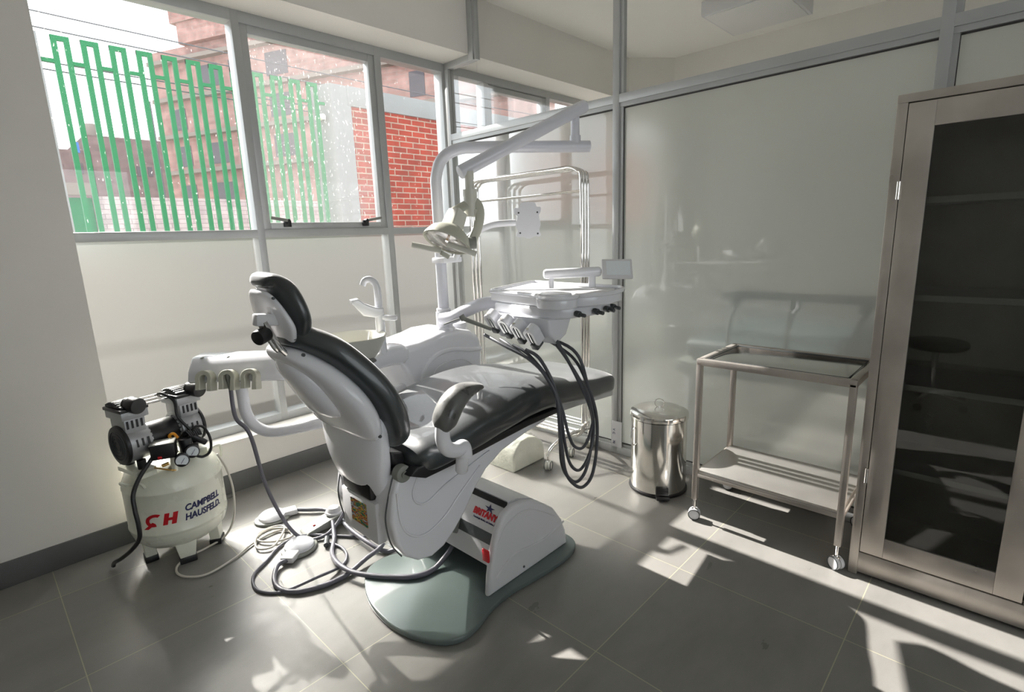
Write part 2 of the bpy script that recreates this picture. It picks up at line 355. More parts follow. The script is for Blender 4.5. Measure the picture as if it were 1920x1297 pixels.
def smooth_rows(R, sub):
    out = []; m = len(R)
    for i in range(m - 1):
        a, b, c, d = R[max(i - 1, 0)], R[i], R[i + 1], R[min(i + 2, m - 1)]
        for k in range(sub):
            t = k / sub
            out.append([0.5 * ((2 * b[j]) + (c[j] - a[j]) * t + (2 * a[j] - 5 * b[j] + 4 * c[j] - d[j]) * t * t + (3 * b[j] - 3 * c[j] + d[j] - a[j]) * t ** 3) for j in range(len(b))])
    out.append(list(R[-1])); return out
def spoly(poly, sub=5):
    """smooth closed 2d outline"""
    return [(v.x, v.y) for v in smooth([(a, b, 0) for a, b in poly], sub, True)]
def text_mb(body, size, T, shear=0.0, offset=0.0, ext=0.0006, wrap=None, align='CENTER', xs=1.0):
    cu = bpy.data.curves.new('txt', 'FONT'); cu.body = body; cu.size = size; cu.shear = shear; cu.offset = offset; cu.extrude = ext
    cu.align_x = align; cu.resolution_u = 3
    ob = bpy.data.objects.new('txt', cu); COL.objects.link(ob)
    dg = bpy.context.evaluated_depsgraph_get(); me = bpy.data.meshes.new_from_object(ob.evaluated_get(dg))
    bpy.data.objects.remove(ob); bpy.data.curves.remove(cu)
    b = MB(); b.bm.from_mesh(me); bpy.data.meshes.remove(me)
    for v in b.bm.verts: v.co.x *= xs
    if wrap: wrap(b.bm)
    if T is not None: bmesh.ops.transform(b.bm, matrix=T, verts=b.bm.verts)
    return b
def basis(o, x, y):
    x = Vector(x).normalized(); y = Vector(y); y = (y - x * y.dot(x)).normalized(); z = x.cross(y); o = Vector(o)
    return Matrix(((x.x, y.x, z.x, o.x), (x.y, y.y, z.y, o.y), (x.z, y.z, z.z, o.z), (0, 0, 0, 1)))
def thing(name, loc, label=None, cat=None, group=None, kind=None):
    o = bpy.data.objects.new(name, None); COL.objects.link(o); o.location = loc; o.empty_display_size = 0.1
    ORI[o.name] = Vector(loc)
    return tag(o, label, cat, group, kind)
def tag(o, label=None, cat=None, group=None, kind=None):
    if label: o['label'] = label
    if cat: o['category'] = cat
    if group: o['group'] = group
    if kind: o['kind'] = kind
    return o
def copy_tree(o, parent=None):
    c = o.copy(); COL.objects.link(c); c.parent = parent
    for ch in [x for x in o.children]: copy_tree(ch, c)
    ORI[c.name] = ORI.get(o.name, Vector((0, 0, 0))); return c
def struct(o): o['kind'] = 'structure'; return o

# ================================================================== ROOM
CZ = 3.0
b = MB().box(-2.0, 5.4, -3.2, 3.45, -0.1, 0.0); struct(b.build('floor', M['floor']))
b = MB().box(-2.0, 5.4, -3.2, 3.45, CZ, CZ + 0.12); struct(b.build('ceiling', M['ceiling']))
b = MB()
b.box(-2.0, 0.385, 2.955, 3.42, 0, 2.62)                # pier left of the window
b.box(0.385, 5.4, 3.12, 3.42, 0, 0.302)                 # parapet below the window
b.box(-2.0, 5.4, 2.955, 3.42, 2.62, CZ)                 # beam above the window
b.box(5.15, 5.4, 2.955, 3.42, 0.302, 2.62)
struct(b.build('wall_left', M['wall']))
struct(MB().box(-2.12, -2.0, -3.2, 3.42, 0, CZ).build('wall_back', M['wall']))
b = MB(); b.box(-2.0, -1.0, -3.32, -3.2, 0, CZ); b.box(2.1, 5.4, -3.32, -3.2, 0, CZ); b.box(-1.0, 2.1, -3.32, -3.2, 0, .9); b.box(-1.0, 2.1, -3.32, -3.2, 2.55, CZ)
struct(b.build('wall_near', M['wall']))
w3 = thing('fill_window', (.55, -3.26, .9), kind='structure')  # unseen window, added behind the camera to let in fill light
b = MB()
for x in (-1.0, .52, 2.05): b.box(x, x + .05, -3.29, -3.23, .9, 2.55)
b.box(-1.0, 2.1, -3.289, -3.231, .9, .95); b.box(-1.0, 2.1, -3.289, -3.231, 2.5, 2.55); b.build('window_frame', M['alu'], w3)
MB().box(-.95, 2.05, -3.262, -3.258, .95, 2.5).build('clear_pane', M['glass_c'], w3)
b = MB().box(5.15, 5.4, -3.2, 2.955, 0, CZ)
b.prism([(4.80, 2.955), (5.15, 2.66), (5.15, 2.955)], 'z', 0, CZ)
struct(b.build('wall_far', M['wall']))
b = MB(); b.box(-2.0, 0.392, 2.943, 2.956, 0, 0.112, 0.002)
b.box(0.385, 2.72, 3.108, 3.121, 0, 0.112, 0.002); b.box(0.384, 0.396, 2.943, 3.12, 0, 0.112)
struct(b.build('baseboard_left', M['base']))

# ---- window_1 (clinic room) and window_2 (next room)
YF, YB = 3.225, 3.315
w1 = thing('window_1', (1.55, YF, 0.302), kind='structure')
b = MB()
for x0, x1 in ((0.34, 0.385), (1.255, 1.297), (2.137, 2.185), (2.698, 2.80)): b.box(x0, x1, YF, YB, 0.302, 2.62, 0.002)
b.box(0.34, 2.75, YF + .001, YB, 0.302, 0.352, 0.002); b.box(0.34, 2.75, YF + .001, YB, 1.42, 1.465, 0.002); b.box(0.34, 2.75, YF + .001, YB, 2.562, 2.62, 0.002)
b.build('window_frame', M['alu'], w1)
b = MB()   # thin dark strip standing in for the shadow gap above the frame
b.box(0.385, 2.70, YF + 0.002, YF + 0.02, 2.612, 2.6205); b.build('shadow_gap_strip', M['alu_in'], w1)
for i, (x0, x1) in enumerate(((0.385, 1.257), (1.297, 2.139), (2.185, 2.70))):
    MB().sheet_y(x0, x1, YF + .070, 0.35, 1.422).build('frosted_pane', M['frost_w'], w1)
for i, (x0, x1) in enumerate(((0.385, 1.257), (2.185, 2.70))):
    MB().box(x0, x1, YF + .066, YF + .072, 1.463, 2.564).build('clear_pane', M['glass'], w1)
sash = MB(); x0, x1, z0, z1 = 1.296, 2.138, 1.464, 2.563
for a in ((x0, x0 + .045, z0, z1), (x1 - .045, x1, z0, z1), (x0 + .045, x1 - .045, z0, z0 + .04), (x0 + .045, x1 - .045, z1 - .045, z1)):
    sash.box(a[0], a[1], YF + .012, YF + .07, a[2], a[3], 0.003)
sash = sash.build('awning_sash', M['alu'], w1)
MB().box(x0 + .04, x1 - .04, YF + .045, YF + .05, z0 + .035, z1 - .04).build('clear_pane', M['glass_d'], sash)
for hx, sgn in ((1.437, -1), (1.969, 1)):
    h = MB().box(hx - .022, hx + .022, YF - .004, YF + .012, 1.478, 1.515, .002)
    h.cyl((hx, YF - .022, 1.512), (hx, YF + .004, 1.512), .012); h = h.build('latch', M['black'], sash)
    MB().bar((hx + .008 * sgn, YF - .02, 1.515), (hx + .105 * sgn, YF - .03, 1.53), .014, .018, .003).build('latch_lever', M['grey'], sash)
MB().box(0.385, 2.72, 3.105, YF, 0.296, 0.3025, 0.002).build('window_sill', M['wall'], w1)

w2 = thing('window_2', (3.95, YF, 0.302), kind='structure')
b = MB()
for x0, x1 in ((2.80, 2.86), (3.88, 3.93), (5.10, 5.15)): b.box(x0, x1, YF, YB, 0.302, 2.62, 0.002)
for z0, z1 in ((0.302, 0.352), (1.42, 1.465), (2.562, 2.62)): b.box(2.80, 5.15, YF + .001, YB, z0, z1, 0.002)
b.box(3.12, 3.17, YF, YB, 0.35, 2.56, 0.002)
for a in ((3.17, 3.21, 1.47, 2.555), (3.84, 3.88, 1.47, 2.555), (3.21, 3.84, 1.47, 1.51), (3.21, 3.84, 2.515, 2.555)): b.box(a[0], a[1], YF + .012, YF + .07, a[2], a[3], .003)
b.build('window_frame', M['alu'], w2)
for x0, x1 in ((2.86, 3.12), (3.17, 3.88), (3.93, 5.10)):
    MB().sheet_y(x0, x1, YF + .070, 0.35, 1.422).build('frosted_pane', M['frost_w'], w2)
    MB().box(x0, x1, YF + .066, YF + .072, 1.463, 2.564).build('clear_pane', M['glass'], w2)

# ---- glazed partition between the two rooms
PX0, PX1 = 2.72, 2.77
wr = thing('wall_right', (2.745, 1.2, 0), kind='structure')
b = MB()
for y0, y1 in ((3.182, 3.224), (1.735, 1.776), (0.289, 0.330), (-1.20, -1.16), (-2.70, -2.66)): b.box(PX0, PX1, y0, y1, 0, 2.575 if y0 > 3 else CZ, 0.002)
b.box(PX0 + .001, PX1, -3.2, 3.2, 2.085, 2.130, 0.002); b.box(PX0 + .008, PX1 - .005, -3.2, 3.2, 2.062, 2.086)
b.box(PX0 + .001, PX1, -3.2, 3.119, 0.0, 0.05, 0.002); b.box(PX0 + .001, PX1, 3.119, 3.2, 0.303, 0.34, 0.002); b.box(PX0 + .012, PX1 - .005, -3.2, 3.1, 0.05, 0.068)
b.box(PX0 + .001, PX1, 2.905, 3.224, 2.575, 2.6195, 0.002); b.box(PX0, PX1, 2.905, 2.954, 2.576, CZ, 0.002); b.box(PX0, PX1, 3.08, 3.119, 0, 0.34, 0.002)
b.box(PX0 + .008, PX1 - .005, 2.885, 2.906, 2.575, CZ)
b.box(PX0 + .001, PX1, -3.2, 2.95, CZ - .045, CZ - .0005, 0.002)
for y in (1.735, 0.289, -1.2):    # glazing beads beside the posts
    b.box(PX0 + .012, PX1 - .006, y - .02, y + .001, 0.05, CZ - .045)
b.build('partition_frame', M['alu'], wr)
b = MB()
for y0 in (1.712, 0.266): b.box(PX0 + .022, PX0 + .026, y0, y0 + .006, 0.068, 2.06)
for y0, y1 in ((-1.16, .266), (.330, 1.712), (1.776, 3.182)): b.box(PX0 + .022, PX0 + .026, y0, y1, 2.055, 2.0625); b.box(PX0 + .022, PX0 + .026, y0, y1, 0.067, 0.073)
b.build('glazing_gasket', M['alu_in'], wr)
for y0, y1 in ((-2.66, -1.2), (-1.16, 0.289), (0.33, 1.735), (1.776, 3.182)):
    MB().sheet_x(PX0 + .029, y0, y1, 0.05, 2.087).build('frosted_pane', M['frost_p'], wr)
    MB().box(PX0 + .026, PX0 + .030, y0, min(y1, 2.905), 2.128, CZ - .04).build('clear_pane', M['glass_c'], wr)
MB().prism([(2.90, 2.128), (3.182, 2.128), (3.182, 2.577), (2.90, 2.577)], 'x', PX0 + .026, PX0 + .030).build('clear_pane', M['glass_c'], wr)
MB().box(PX0 - .003, PX0 + .001, 1.698, 1.770, 0.045, 0.215).build('foot_tape', M['white2'], wr)
for zz, tx in ((0.158, 'V'), (0.135, 'C'), (0.075, '70')):
    text_mb(tx, 0.022, basis((PX0 - .0035, 1.763 - .002, zz), (0, 0, -1), (0, -1, 0)), offset=0.0004).build('tape_mark', M['navy'], wr)

# ================================================================== DENTAL CHAIR
CY = 1.55
ch = thing('dental_chair', (1.3, CY, 0), 'dark vinyl reclining dental chair with white shells on a grey floor plate', 'dental chair')
pl = [(.945, 1.80), (.89, 1.68), (.872, 1.55), (.878, 1.45), (.905, 1.36), (.95, 1.29), (1.01, 1.256), (1.09, 1.262), (1.18, 1.288), (1.30, 1.297), (1.45, 1.28), (1.58, 1.272), (1.68, 1.285), (1.735, 1.33), (1.75, 1.42), (1.75, 1.68), (1.735, 1.78), (1.66, 1.83), (1.45, 1.845), (1.30, 1.84), (1.18, 1.85), (1.09, 1.875), (1.01, 1.865)]
MB().prism(spoly(pl, 4), 'z', 0.002, 0.026, 0.006).build('floor_plate', M['plate'], ch)
cov = [(1.205, .027), (1.214, .10), (1.232, .19), (1.262, .275), (1.300, .332), (1.355, .350), (1.42, .342), (1.50, .31), (1.60, .235), (1.655, .16), (1.682, .09), (1.69, .027)]
b = MB().prism(cov, 'y', 1.33, 1.366, .016, 4); b.prism(cov, 'y', 1.745, 1.80, .018, 4)
b.prism([(1.36, .352), (1.42, .342), (1.50, .31), (1.60, .235), (1.655, .16), (1.682, .09), (1.69, .027), (1.40, .027)], 'y', 1.37, 1.76)
b.prism([(1.30, .30), (1.275, .333), (1.34, .354), (1.42, .344), (1.42, .30)], 'y', 1.37, 1.76) if False else None
base = b.build('base_cover', M['white2'], ch, 50)
MB().tube([(1.24, 1.328, .09), (1.30, 1.328, .13), (1.36, 1.328, .145), (1.43, 1.328, .135), (1.52, 1.328, .125), (1.60, 1.328, .135), (1.66, 1.328, .15)], .004, 8).build('cover_ridge', M['white2'], base)
MB().tube([(1.255, 1.329, .22), (1.30, 1.329, .28), (1.37, 1.329, .305), (1.45, 1.329, .295), (1.53, 1.329, .25), (1.60, 1.329, .20)], .003, 8).build('cover_ridge', M['white2'], base)
MB().box(1.213, 1.223, 1.338, 1.372, .165, .215, .003, T=None).build('power_switch', M['red'], base, label='dark red rocker switch')
MB().cyl((1.40, 1.33, .06), (1.40, 1.327, .06), .005).build('screw', M['dgrey'], base)
# front panel of the lift housing (slanted), with lettering
def onpan(y, t):   # t = 0 bottom .. 1 top
    return (1.262 + (1.355 - 1.262) * t, y, .105 + (.345 - .105) * t)
b = MB().prism([(1.262, .105), (1.355, .345), (1.40, .345), (1.40, .105)], 'y', 1.364, 1.75)
pan = b.build('lift_panel', M['white2'], ch)
nrm = Vector((-(.345 - .105), 0, (1.355 - 1.262))).normalized(); upv = Vector((1.355 - 1.262, 0, .24)).normalized()
def panstrip(t0, t1, m, nm):
    q = MB(); a = Vector(onpan(1.366, t0)); c = Vector(onpan(1.366, t1)); L = (c - a).length
    q.box(0, .380, 0, L, 0, .0015, T=basis(Vector(onpan(1.746, t0)) , (0, -1, 0), upv)); return q.build(nm, m, pan)
panstrip(.30, .47, M['dgrey'], 'dark_band'); panstrip(.92, 1.02, M['black'], 'top_slot')
o = Vector(onpan(1.470, .66)) + nrm * .001
text_mb('BRITANY', .036, basis(o + upv * .0, (0, -1, 0), upv), shear=.25, offset=.0022, xs=.92).build('brand_lettering', M['red'], pan, label='red BRITANY lettering')
text_mb('.Tecnologia Medica, sin Limites..!',   0.0106, basis(o - upv * .017, (0, -1, 0), upv), shear=.2, offset=.0002, xs=.9).build('slogan_lettering', M['navy'], pan)
st = MB(); pts = []
for k in range(10):
    a = PI / 2 + k * PI / 5; r = .024 if k % 2 == 0 else .008; pts.append((r * math.cos(a) * 1.25, r * math.sin(a) * .8))
st.prism(pts, 'z', 0, .001, T=basis(o + upv * .040 + Vector((0, -.022, 0)) + nrm * .0008, (0, -1, 0), upv)); st.build('star_mark', M['navy'], pan)
# lift arm
MB().bar((1.32, 1.66, .17), (1.00, 1.64, .38), .12, .07, .01).build('lift_arm', M['grey'], ch)
# seat shell (the large teardrop cover)
sh = [(.90, .655), (.855, .645), (.832, .59), (.818, .51), (.832, .42), (.862, .365), (.91, .328), (.965, .315), (1.02, .33), (1.075, .37), (1.125, .42), (1.18, .49), (1.235, .54), (1.32, .583), (1.45, .612), (1.58, .63), (1.585, .655), (1.40, .665), (1.15, .665)]
b = MB().prism(sh, 'y', 1.345, 1.70, .028, 4)
seatsh = b.build('seat_shell', M['white'], ch, 50)
MB().tube([(.845, 1.343, .60), (.85, 1.343, .50), (.88, 1.342, .44), (.94, 1.342, .415), (1.02, 1.342, .44), (1.10, 1.342, .50), (1.20, 1.342, .57)], .0035, 8).build('shell_ridge', M['white'], seatsh)
MB().tube([(.93, 1.343, .63), (.905, 1.343, .58), (.915, 1.342, .54), (.96, 1.342, .525), (1.05, 1.342, .56), (1.25, 1.342, .61)], .0035, 8).build('shell_ridge', M['white'], seatsh)
MB().tube([(.853, 1.372, .645), (.823, 1.372, .56), (.813, 1.372, .50), (.826, 1.372, .42), (.86, 1.372, .36)], .0025, 6).build('shell_seam', M['dgrey'], seatsh)
MB().tube([(.853, 1.672, .645), (.823, 1.672, .56), (.813, 1.672, .50), (.826, 1.672, .42), (.86, 1.672, .36)], .0025, 6).build('shell_seam', M['dgrey'], seatsh)
MB().box(.806, .85, 1.44, 1.62, .55, .635, .012).build('cable_opening', M['black'], seatsh)
q = MB().box(.808, .845, 1.42, 1.64, .40, .55, .01).build('sticker_panel', M['white2'], seatsh)
stk = bpy.data.materials.new('striped sticker'); stk.use_nodes = True; n, l = N(stk); tc = n.new('ShaderNodeTexCoord'); wv = n.new('ShaderNodeTexNoise'); wv.inputs['Scale'].default_value = 90
mpp = n.new('ShaderNodeMapping'); mpp.inputs['Scale'].default_value = (1, .35, 1.4); l.new(tc.outputs['Object'], mpp.inputs[0]); l.new(mpp.outputs[0], wv.inputs['Vector'])
cr = n.new('ShaderNodeValToRGB'); cr.color_ramp.interpolation = 'CONSTANT'; els = cr.color_ramp.elements
els[0].color = rgb(40, 110, 90); els[1].position = .42; els[1].color = rgb(216, 190, 60)
for pp, cc in ((.48, rgb(190, 70, 50)), (.54, rgb(70, 70, 80)), (.6, rgb(200, 205, 210))): e = els.new(pp); e.color = cc
l.new(wv.outputs['Fac'], cr.inputs[0]); l.new(cr.outputs[0], n['Principled BSDF'].inputs['Base Color'])
MB().box(.8065, .81, 1.475, 1.575, .445, .53).build('spec_sticker', stk, seatsh, label='small multicoloured sticker')
# seat cushion
seat = MB().pad([(.90, .685, .09, .25), (.95, .690, .115, .262), (1.05, .698, .12, .27), (1.22, .728, .135, .275), (1.42, .752, .142, .272), (1.58, .750, .135, .265), (1.75, .722, .125, .258), (1.92, .700, .118, .25), (2.04, .690, .11, .235), (2.085, .685, .10, .21)], CY, 6, 40, 4.0)
seat = seat.wave(.004, 7).build('seat_cushion', M['vinyl'], ch, 60)
for xx in (1.14, 1.33, 1.60, 1.84):
    zt = {1.14: .718, 1.33: .745, 1.60: .748, 1.84: .710}[xx]
    hw = .272; pts = [(xx, CY - hw - .002, zt - .05), (xx, CY - hw + .002, zt + .01), (xx, CY - hw + .03, zt + .066), (xx, CY, zt + .071), (xx, CY + hw - .03, zt + .066), (xx, CY + hw - .002, zt + .01)]
    MB().tube(pts, .0022, 6, 6).build('stitched_seam', M['vinyl'], seat) if False else None
MB().prism([(.87, .66), (.93, .632), (1.12, .640), (1.42, .664), (1.60, .668), (1.60, .69), (1.4, .69), (1.1, .67), (.9, .68)], 'y', 1.30, 1.80, .006).build('seat_board', M['black'], ch)
b = MB().prism([(1.40, .645), (1.58, .652), (1.80, .642), (2.06, .622), (2.06, .648), (1.80, .668), (1.58, .688), (1.40, .672)], 'y', 1.335, 1.765, .006)
b.build('footrest_rail', M['alu'], ch)
# backrest
back = MB().pad([(.615, 1.108, .045, .075), (.660, 1.118, .070, .115), (.720, 1.082, .084, .16), (.785, 1.010, .090, .20), (.840, .925, .094, .23), (.872, .845, .092, .24), (.878, .785, .08, .235), (.855, .745, .06, .20)], CY, 6, 40, 3.4)
back.wave(.004, 8).build('backrest_cushion', M['vinyl'], ch, 60)
bks = MB().pad([(.605, 1.080, .035, .065), (.640, 1.060, .055, .110), (.695, 1.012, .072, .155), (.745, .945, .085, .195), (.785, .870, .085, .21), (.805, .805, .07, .20), (.815, .77, .05, .17)], CY, 6, 40, 3.0)
bks = bks.build('backrest_shell', M['white'], ch, 50)
MB().pad([(.625, 1.050, .045, .05), (.662, 1.000, .065, .08), (.71, .93, .08, .10), (.755, .85, .07, .10)], CY, 6, 28, 2.2).build('spine_cover', M['white'], bks)
for xx, yy, zz in ((.632, 1.417, 1.078), (.762, 1.353, .925), (.808, 1.350, .80)): MB().cyl((xx, yy + .004, zz), (xx, yy - .002, zz), .005).build('screw', M['dgrey'], bks)
hinge = MB().pad([(.835, .875, .06, .16), (.832, .82, .09, .185), (.832, .74, .10, .185), (.838, .66, .10, .17), (.848, .58, .075, .14), (.856, .535, .05, .10)], CY, 6, 36, 2.4).build('hinge_cover', M['white'], ch, 50)
b = MB().cyl((.875, 1.338, .655), (.875, 1.37, .655), .028, bev=.004); b.cyl((.875, 1.332, .655), (.875, 1.34, .655), .012); b.build('pivot_cap', M['grey'], ch)
MB().prism([(.85, .73), (.895, .715), (.905, .67), (.87, .663)], 'y', 1.368, 1.71, .006).build('pivot_cover', M['black'], ch)
# headrest
hc = MB().pad([(.583, 1.268, .028, .045), (.602, 1.284, .045, .078), (.630, 1.264, .055, .112), (.647, 1.215, .062, .130), (.657, 1.16, .062, .130), (.655, 1.112, .045, .10)], CY, 6, 36, 2.6)
hc.wave(.002, 10).build('headrest_cushion', M['vinyl'], ch, 60)
hs = MB().pad([(.578, 1.258, .020, .045), (.592, 1.232, .026, .085), (.608, 1.19, .030, .112), (.622, 1.15, .032, .118), (.634, 1.105, .026, .085)], CY, 6, 32, 2.8)
hsh = hs.build('headrest_shell', M['white'], ch, 50)
for yy, xx, zz in ((1.462, .588, 1.238), (1.437, .612, 1.18), (1.455, .630, 1.12)): MB().cyl((xx, yy + .004, zz), (xx, yy - .001, zz), .004).build('screw', M['dgrey'], hsh)
hb = MB().bar((.61, 1.50, 1.175), (.542, 1.495, 1.182), .032, .034, .006); hb.bar((.60, 1.50, 1.16), (.60, 1.50, 1.215), .028, .03, .006, up=(1, 0, 0))
hb = hb.build('headrest_bracket', M['white2'], ch)
for yy in (1.485, 1.525):
    MB().tube([(.565, yy, 1.175), (.583, yy, 1.13), (.605, yy, 1.085), (.645, yy, 1.05), (.68, yy, 1.03)], .008, 10).build('support_rod', M['chrome'], hb)
MB().cyl((.570, 1.49, 1.142), (.535, 1.472, 1.134), .021, bev=.004).build('clamp_knob', M['black'], hb)
MB().sphere((.648, 1.505, 1.060), .014).build('ball_joint', M['chrome'], hb)
# armrests
def armrest(yc, s):
    a = MB(); a.cyl((1.052, yc + .035 * s, .625), (1.04, yc + .01 * s, .695), .021, bev=.003)
    a.tube([(1.04, yc, .69), (1.035, yc, .722), (1.005, yc, .722), (.972, yc, .738), (.956, yc, .772), (.958, yc, .815)], lambda t: .026 - .003 * t, 16)
    a = a.build('armrest_bracket', M['white'], ch)
    p = MB().pad([(.952, .800, .05, .038), (.968, .835, .07, .042), (1.00, .878, .072, .042), (1.045, .905, .055, .038), (1.10, .910, .028, .030), (1.122, .905, .016, .022)], yc, 6, 24, 2.3)
    p.build('armrest_pad', M['vinyl_w'], a, 60)
armrest(1.235, 1); armrest(1.865, -1)

# ================================================================== DENTAL UNIT
un = thing('dental_unit', (1.56, 2.1, 0), 'white dental unit with pole, lamp, spittoon and instrument trays behind chair', 'dental unit')
ub = [(1.285, .905), (1.335, .915), (1.42, .917), (1.50, .930), (1.56, .945), (1.66, .945), (1.74, .925), (1.785, .895), (1.80, .86), (1.805, .80), (1.80, .70), (1.76, .62), (1.70, .46), (1.68, .0), (1.36, .0), (1.37, .60), (1.365, .72), (1.335, .79), (1.29, .855)]
ubm = MB().prism(ub, 'y', 1.95, 2.24, .035, 4); body = ubm.build('unit_cabinet', M['white'], un, 50)
MB().tube([(1.40, 1.949, .70), (1.43, 1.947, .79), (1.50, 1.946, .845), (1.60, 1.946, .855), (1.70, 1.947, .835), (1.785, 1.95, .825)], .012, 10).build('body_ridge', M['white'], body)
MB().tube([(1.45, 1.949, .68), (1.49, 1.947, .77), (1.56, 1.946, .80), (1.66, 1.946, .795), (1.72, 1.947, .76)], .004, 8).build('body_ridge', M['white'], body)
MB().cyl((1.745, 2.09, .90), (1.745, 2.09, .955), .062, .06, bev=.006).build('bottle_cap', M['white'], un)
b = MB(); b.cyl((1.62, 2.02, .93), (1.62, 2.02, .955), .058, .045); b.cyl((1.62, 2.02, .955), (1.62, 2.02, 1.03), .040, .039); b.cyl((1.62, 2.02, 1.03), (1.62, 2.02, 1.048), .035, bev=.003)
b.build('pole_collar', M['white'], un)
b = MB().tube([(1.62, 2.02, 1.03), (1.62, 2.02, 1.30), (1.62, 2.02, 1.58), (1.622, 2.018, 1.66), (1.645, 2.00, 1.735), (1.70, 1.958, 1.778), (1.78, 1.897, 1.788), (1.95, 1.766, 1.788), (2.205, 1.568, 1.786)], .0265, 24)
b.build('lamp_pole', M['arm'], un)
b = MB().cyl((2.150, 1.612, 1.80), (2.150, 1.612, 1.835), .026); b.cyl((2.150, 1.612, 1.83), (2.150, 1.612, 1.945), .021); b.build('swivel_post', M['arm'], un)
b = MB().cyl((2.19, 1.583, 1.968), (1.585, 1.812, 1.655), .0295, n=32, bev=.006); b.build('spring_arm', M['arm'], un)
b = MB().cyl((1.617, 1.785, 1.66), (1.617, 1.785, 1.57), .020); b.cyl((1.617, 1.785, 1.585), (1.617, 1.785, 1.555), .031); b.cyl((1.617, 1.785, 1.557), (1.617, 1.785, 1.47), .029, .031); b.build('lamp_post', M['cream'], un)
# lamp head
ln = Vector((-.53, -.05, -.85)).normalized(); lc = Vector((1.472, 1.790, 1.362))
b = MB(); b.lathe([(.0, -.075), (.03, -.075), (.052, -.07), (.085, -.045), (.102, -.012), (.105, .0), (.098, .003), (.094, -.004), (.075, -.035), (.04, -.055), (0, -.058)], b.frame(lc, ln), 48)
lh = b.build('lamp_head', M['ivory'], un, 50)
b = MB(); b.lathe([(.0, .008), (.05, .006), (.085, .002), (.0975, -.004), (.0975, -.008), (.0, -.006)], b.frame(lc, ln), 48); b.build('lamp_lens', M['lens'], lh)
b = MB(); b.lathe([(.0, -.05), (.04, -.046), (.075, -.028), (.092, -.004)], b.frame(lc, ln), 40); b.build('reflector', M['steel'], lh)
MB().cyl(lc - ln * .04, lc - ln * .012, .006).build('bulb', M['orange'], lh)
u = Vector((0, 0, 1)); side = ln.cross(u).normalized()
# yoke and housing above
yd = (Vector((1.617, 1.785, 1.47)) - lc).normalized()
hx = basis(lc - ln * .055, side, -ln)
b = MB(); b.prism([(-.040, 0), (.040, 0), (.036, .060), (.026, .098), (-.030, .098), (-.036, .060)], 'z', -.034, .034, .008, 3, T=hx); b.build('lamp_housing', M['cream'], lh)
hub = lc - ln * .13 + Vector((.075, -.04, .035))
YK = [lc - ln * .035 + Vector((.085, -.045, -.035)), lc - ln * .08 + Vector((.105, -.05, .0)), lc - ln * .12 + Vector((.105, -.045, .03)), lc - ln * .165 + Vector((.07, -.03, .03)), lc - ln * .165 + Vector((.02, -.005, .01)), lc - ln * .15 + Vector((-.015, .01, 0))]
b = MB().tube(YK, .012, 14, 8, ry=.024); b.build('lamp_yoke', M['ivory'], lh)
b = MB().cyl(YK[0] + Vector((-.022, .012, .0)), YK[0] + Vector((.015, -.016, 0)), .026, bev=.004); b.build('pivot_knob', M['grey'], lh)
b = MB().bar(YK[0], lc - ln * .01 + Vector((.075, -.035, -.02)), .03, .022, .004); b.build('pivot_block', M['ivory'], lh)
MB().bar(YK[2] + Vector((-.01, 0, -.01)), Vector((1.612, 1.785, 1.485)), .034, .034, .008).build('yoke_joint', M['cream'], lh)
for p0, p1 in (((1.362, 1.885, 1.358), (1.450, 1.80, 1.328)), ((1.462, 1.770, 1.356), (1.545, 1.685, 1.310))):
    MB().tube([p0, [(p0[i] + p1[i]) / 2 for i in range(3)], p1], .0125, 14, 3).build('lamp_handle', M['cream'], lh)
MB().bar((1.447, 1.80, 1.322), (1.475, 1.78, 1.300), .02, .02, .004).build('handle_bridge', M['ivory'], lh)
# monitor bracket
MB().box(1.585, 1.70, 1.955, 2.045, 1.265, 1.292, .006).build('pole_bracket', M['white'], un)
MB().tube([(1.665, 1.965, 1.28), (1.685, 1.935, 1.345), (1.74, 1.90, 1.40), (1.82, 1.86, 1.435), (1.915, 1.80, 1.442)], .016, 14, 8).build('monitor_arm', M['white'], un)
po = [(-.03, .082), (.03, .082), (.042, .062), (.062, .058), (.06, .035), (.052, .02), (.06, -.02), (.052, -.05), (.062, -.072), (.045, -.08), (.03, -.078), (0, -.088), (-.03, -.078), (-.045, -.08), (-.06, -.072), (-.052, -.05), (-.06, -.02), (-.052, .02), (-.066, .03), (-.066, .056), (-.042, .058)]
mpt = basis((1.955, 1.752, 1.452), (.72, -.69, 0), (0, 0, 1))
pp = MB().prism(spoly(po, 3), 'z', -.004, .004, T=mpt).build('monitor_plate', M['white'], un)
for sx, sz in ((-.045, .035), (.045, .035), (-.04, -.06), (.045, -.065)): MB().cyl((0, 0, .003), (0, 0, .006), .004).build('screw_hole', M['dgrey'], pp) if False else None
for sx, sz in ((-.045, .035), (.045, .035), (-.04, -.06), (.045, -.065)): MB().lathe([(0, .0048), (.0045, .0048), (.0045, .003)], mpt @ Matrix.Translation((sx, sz, 0)), 12).build('screw_hole', M['dgrey'], pp)
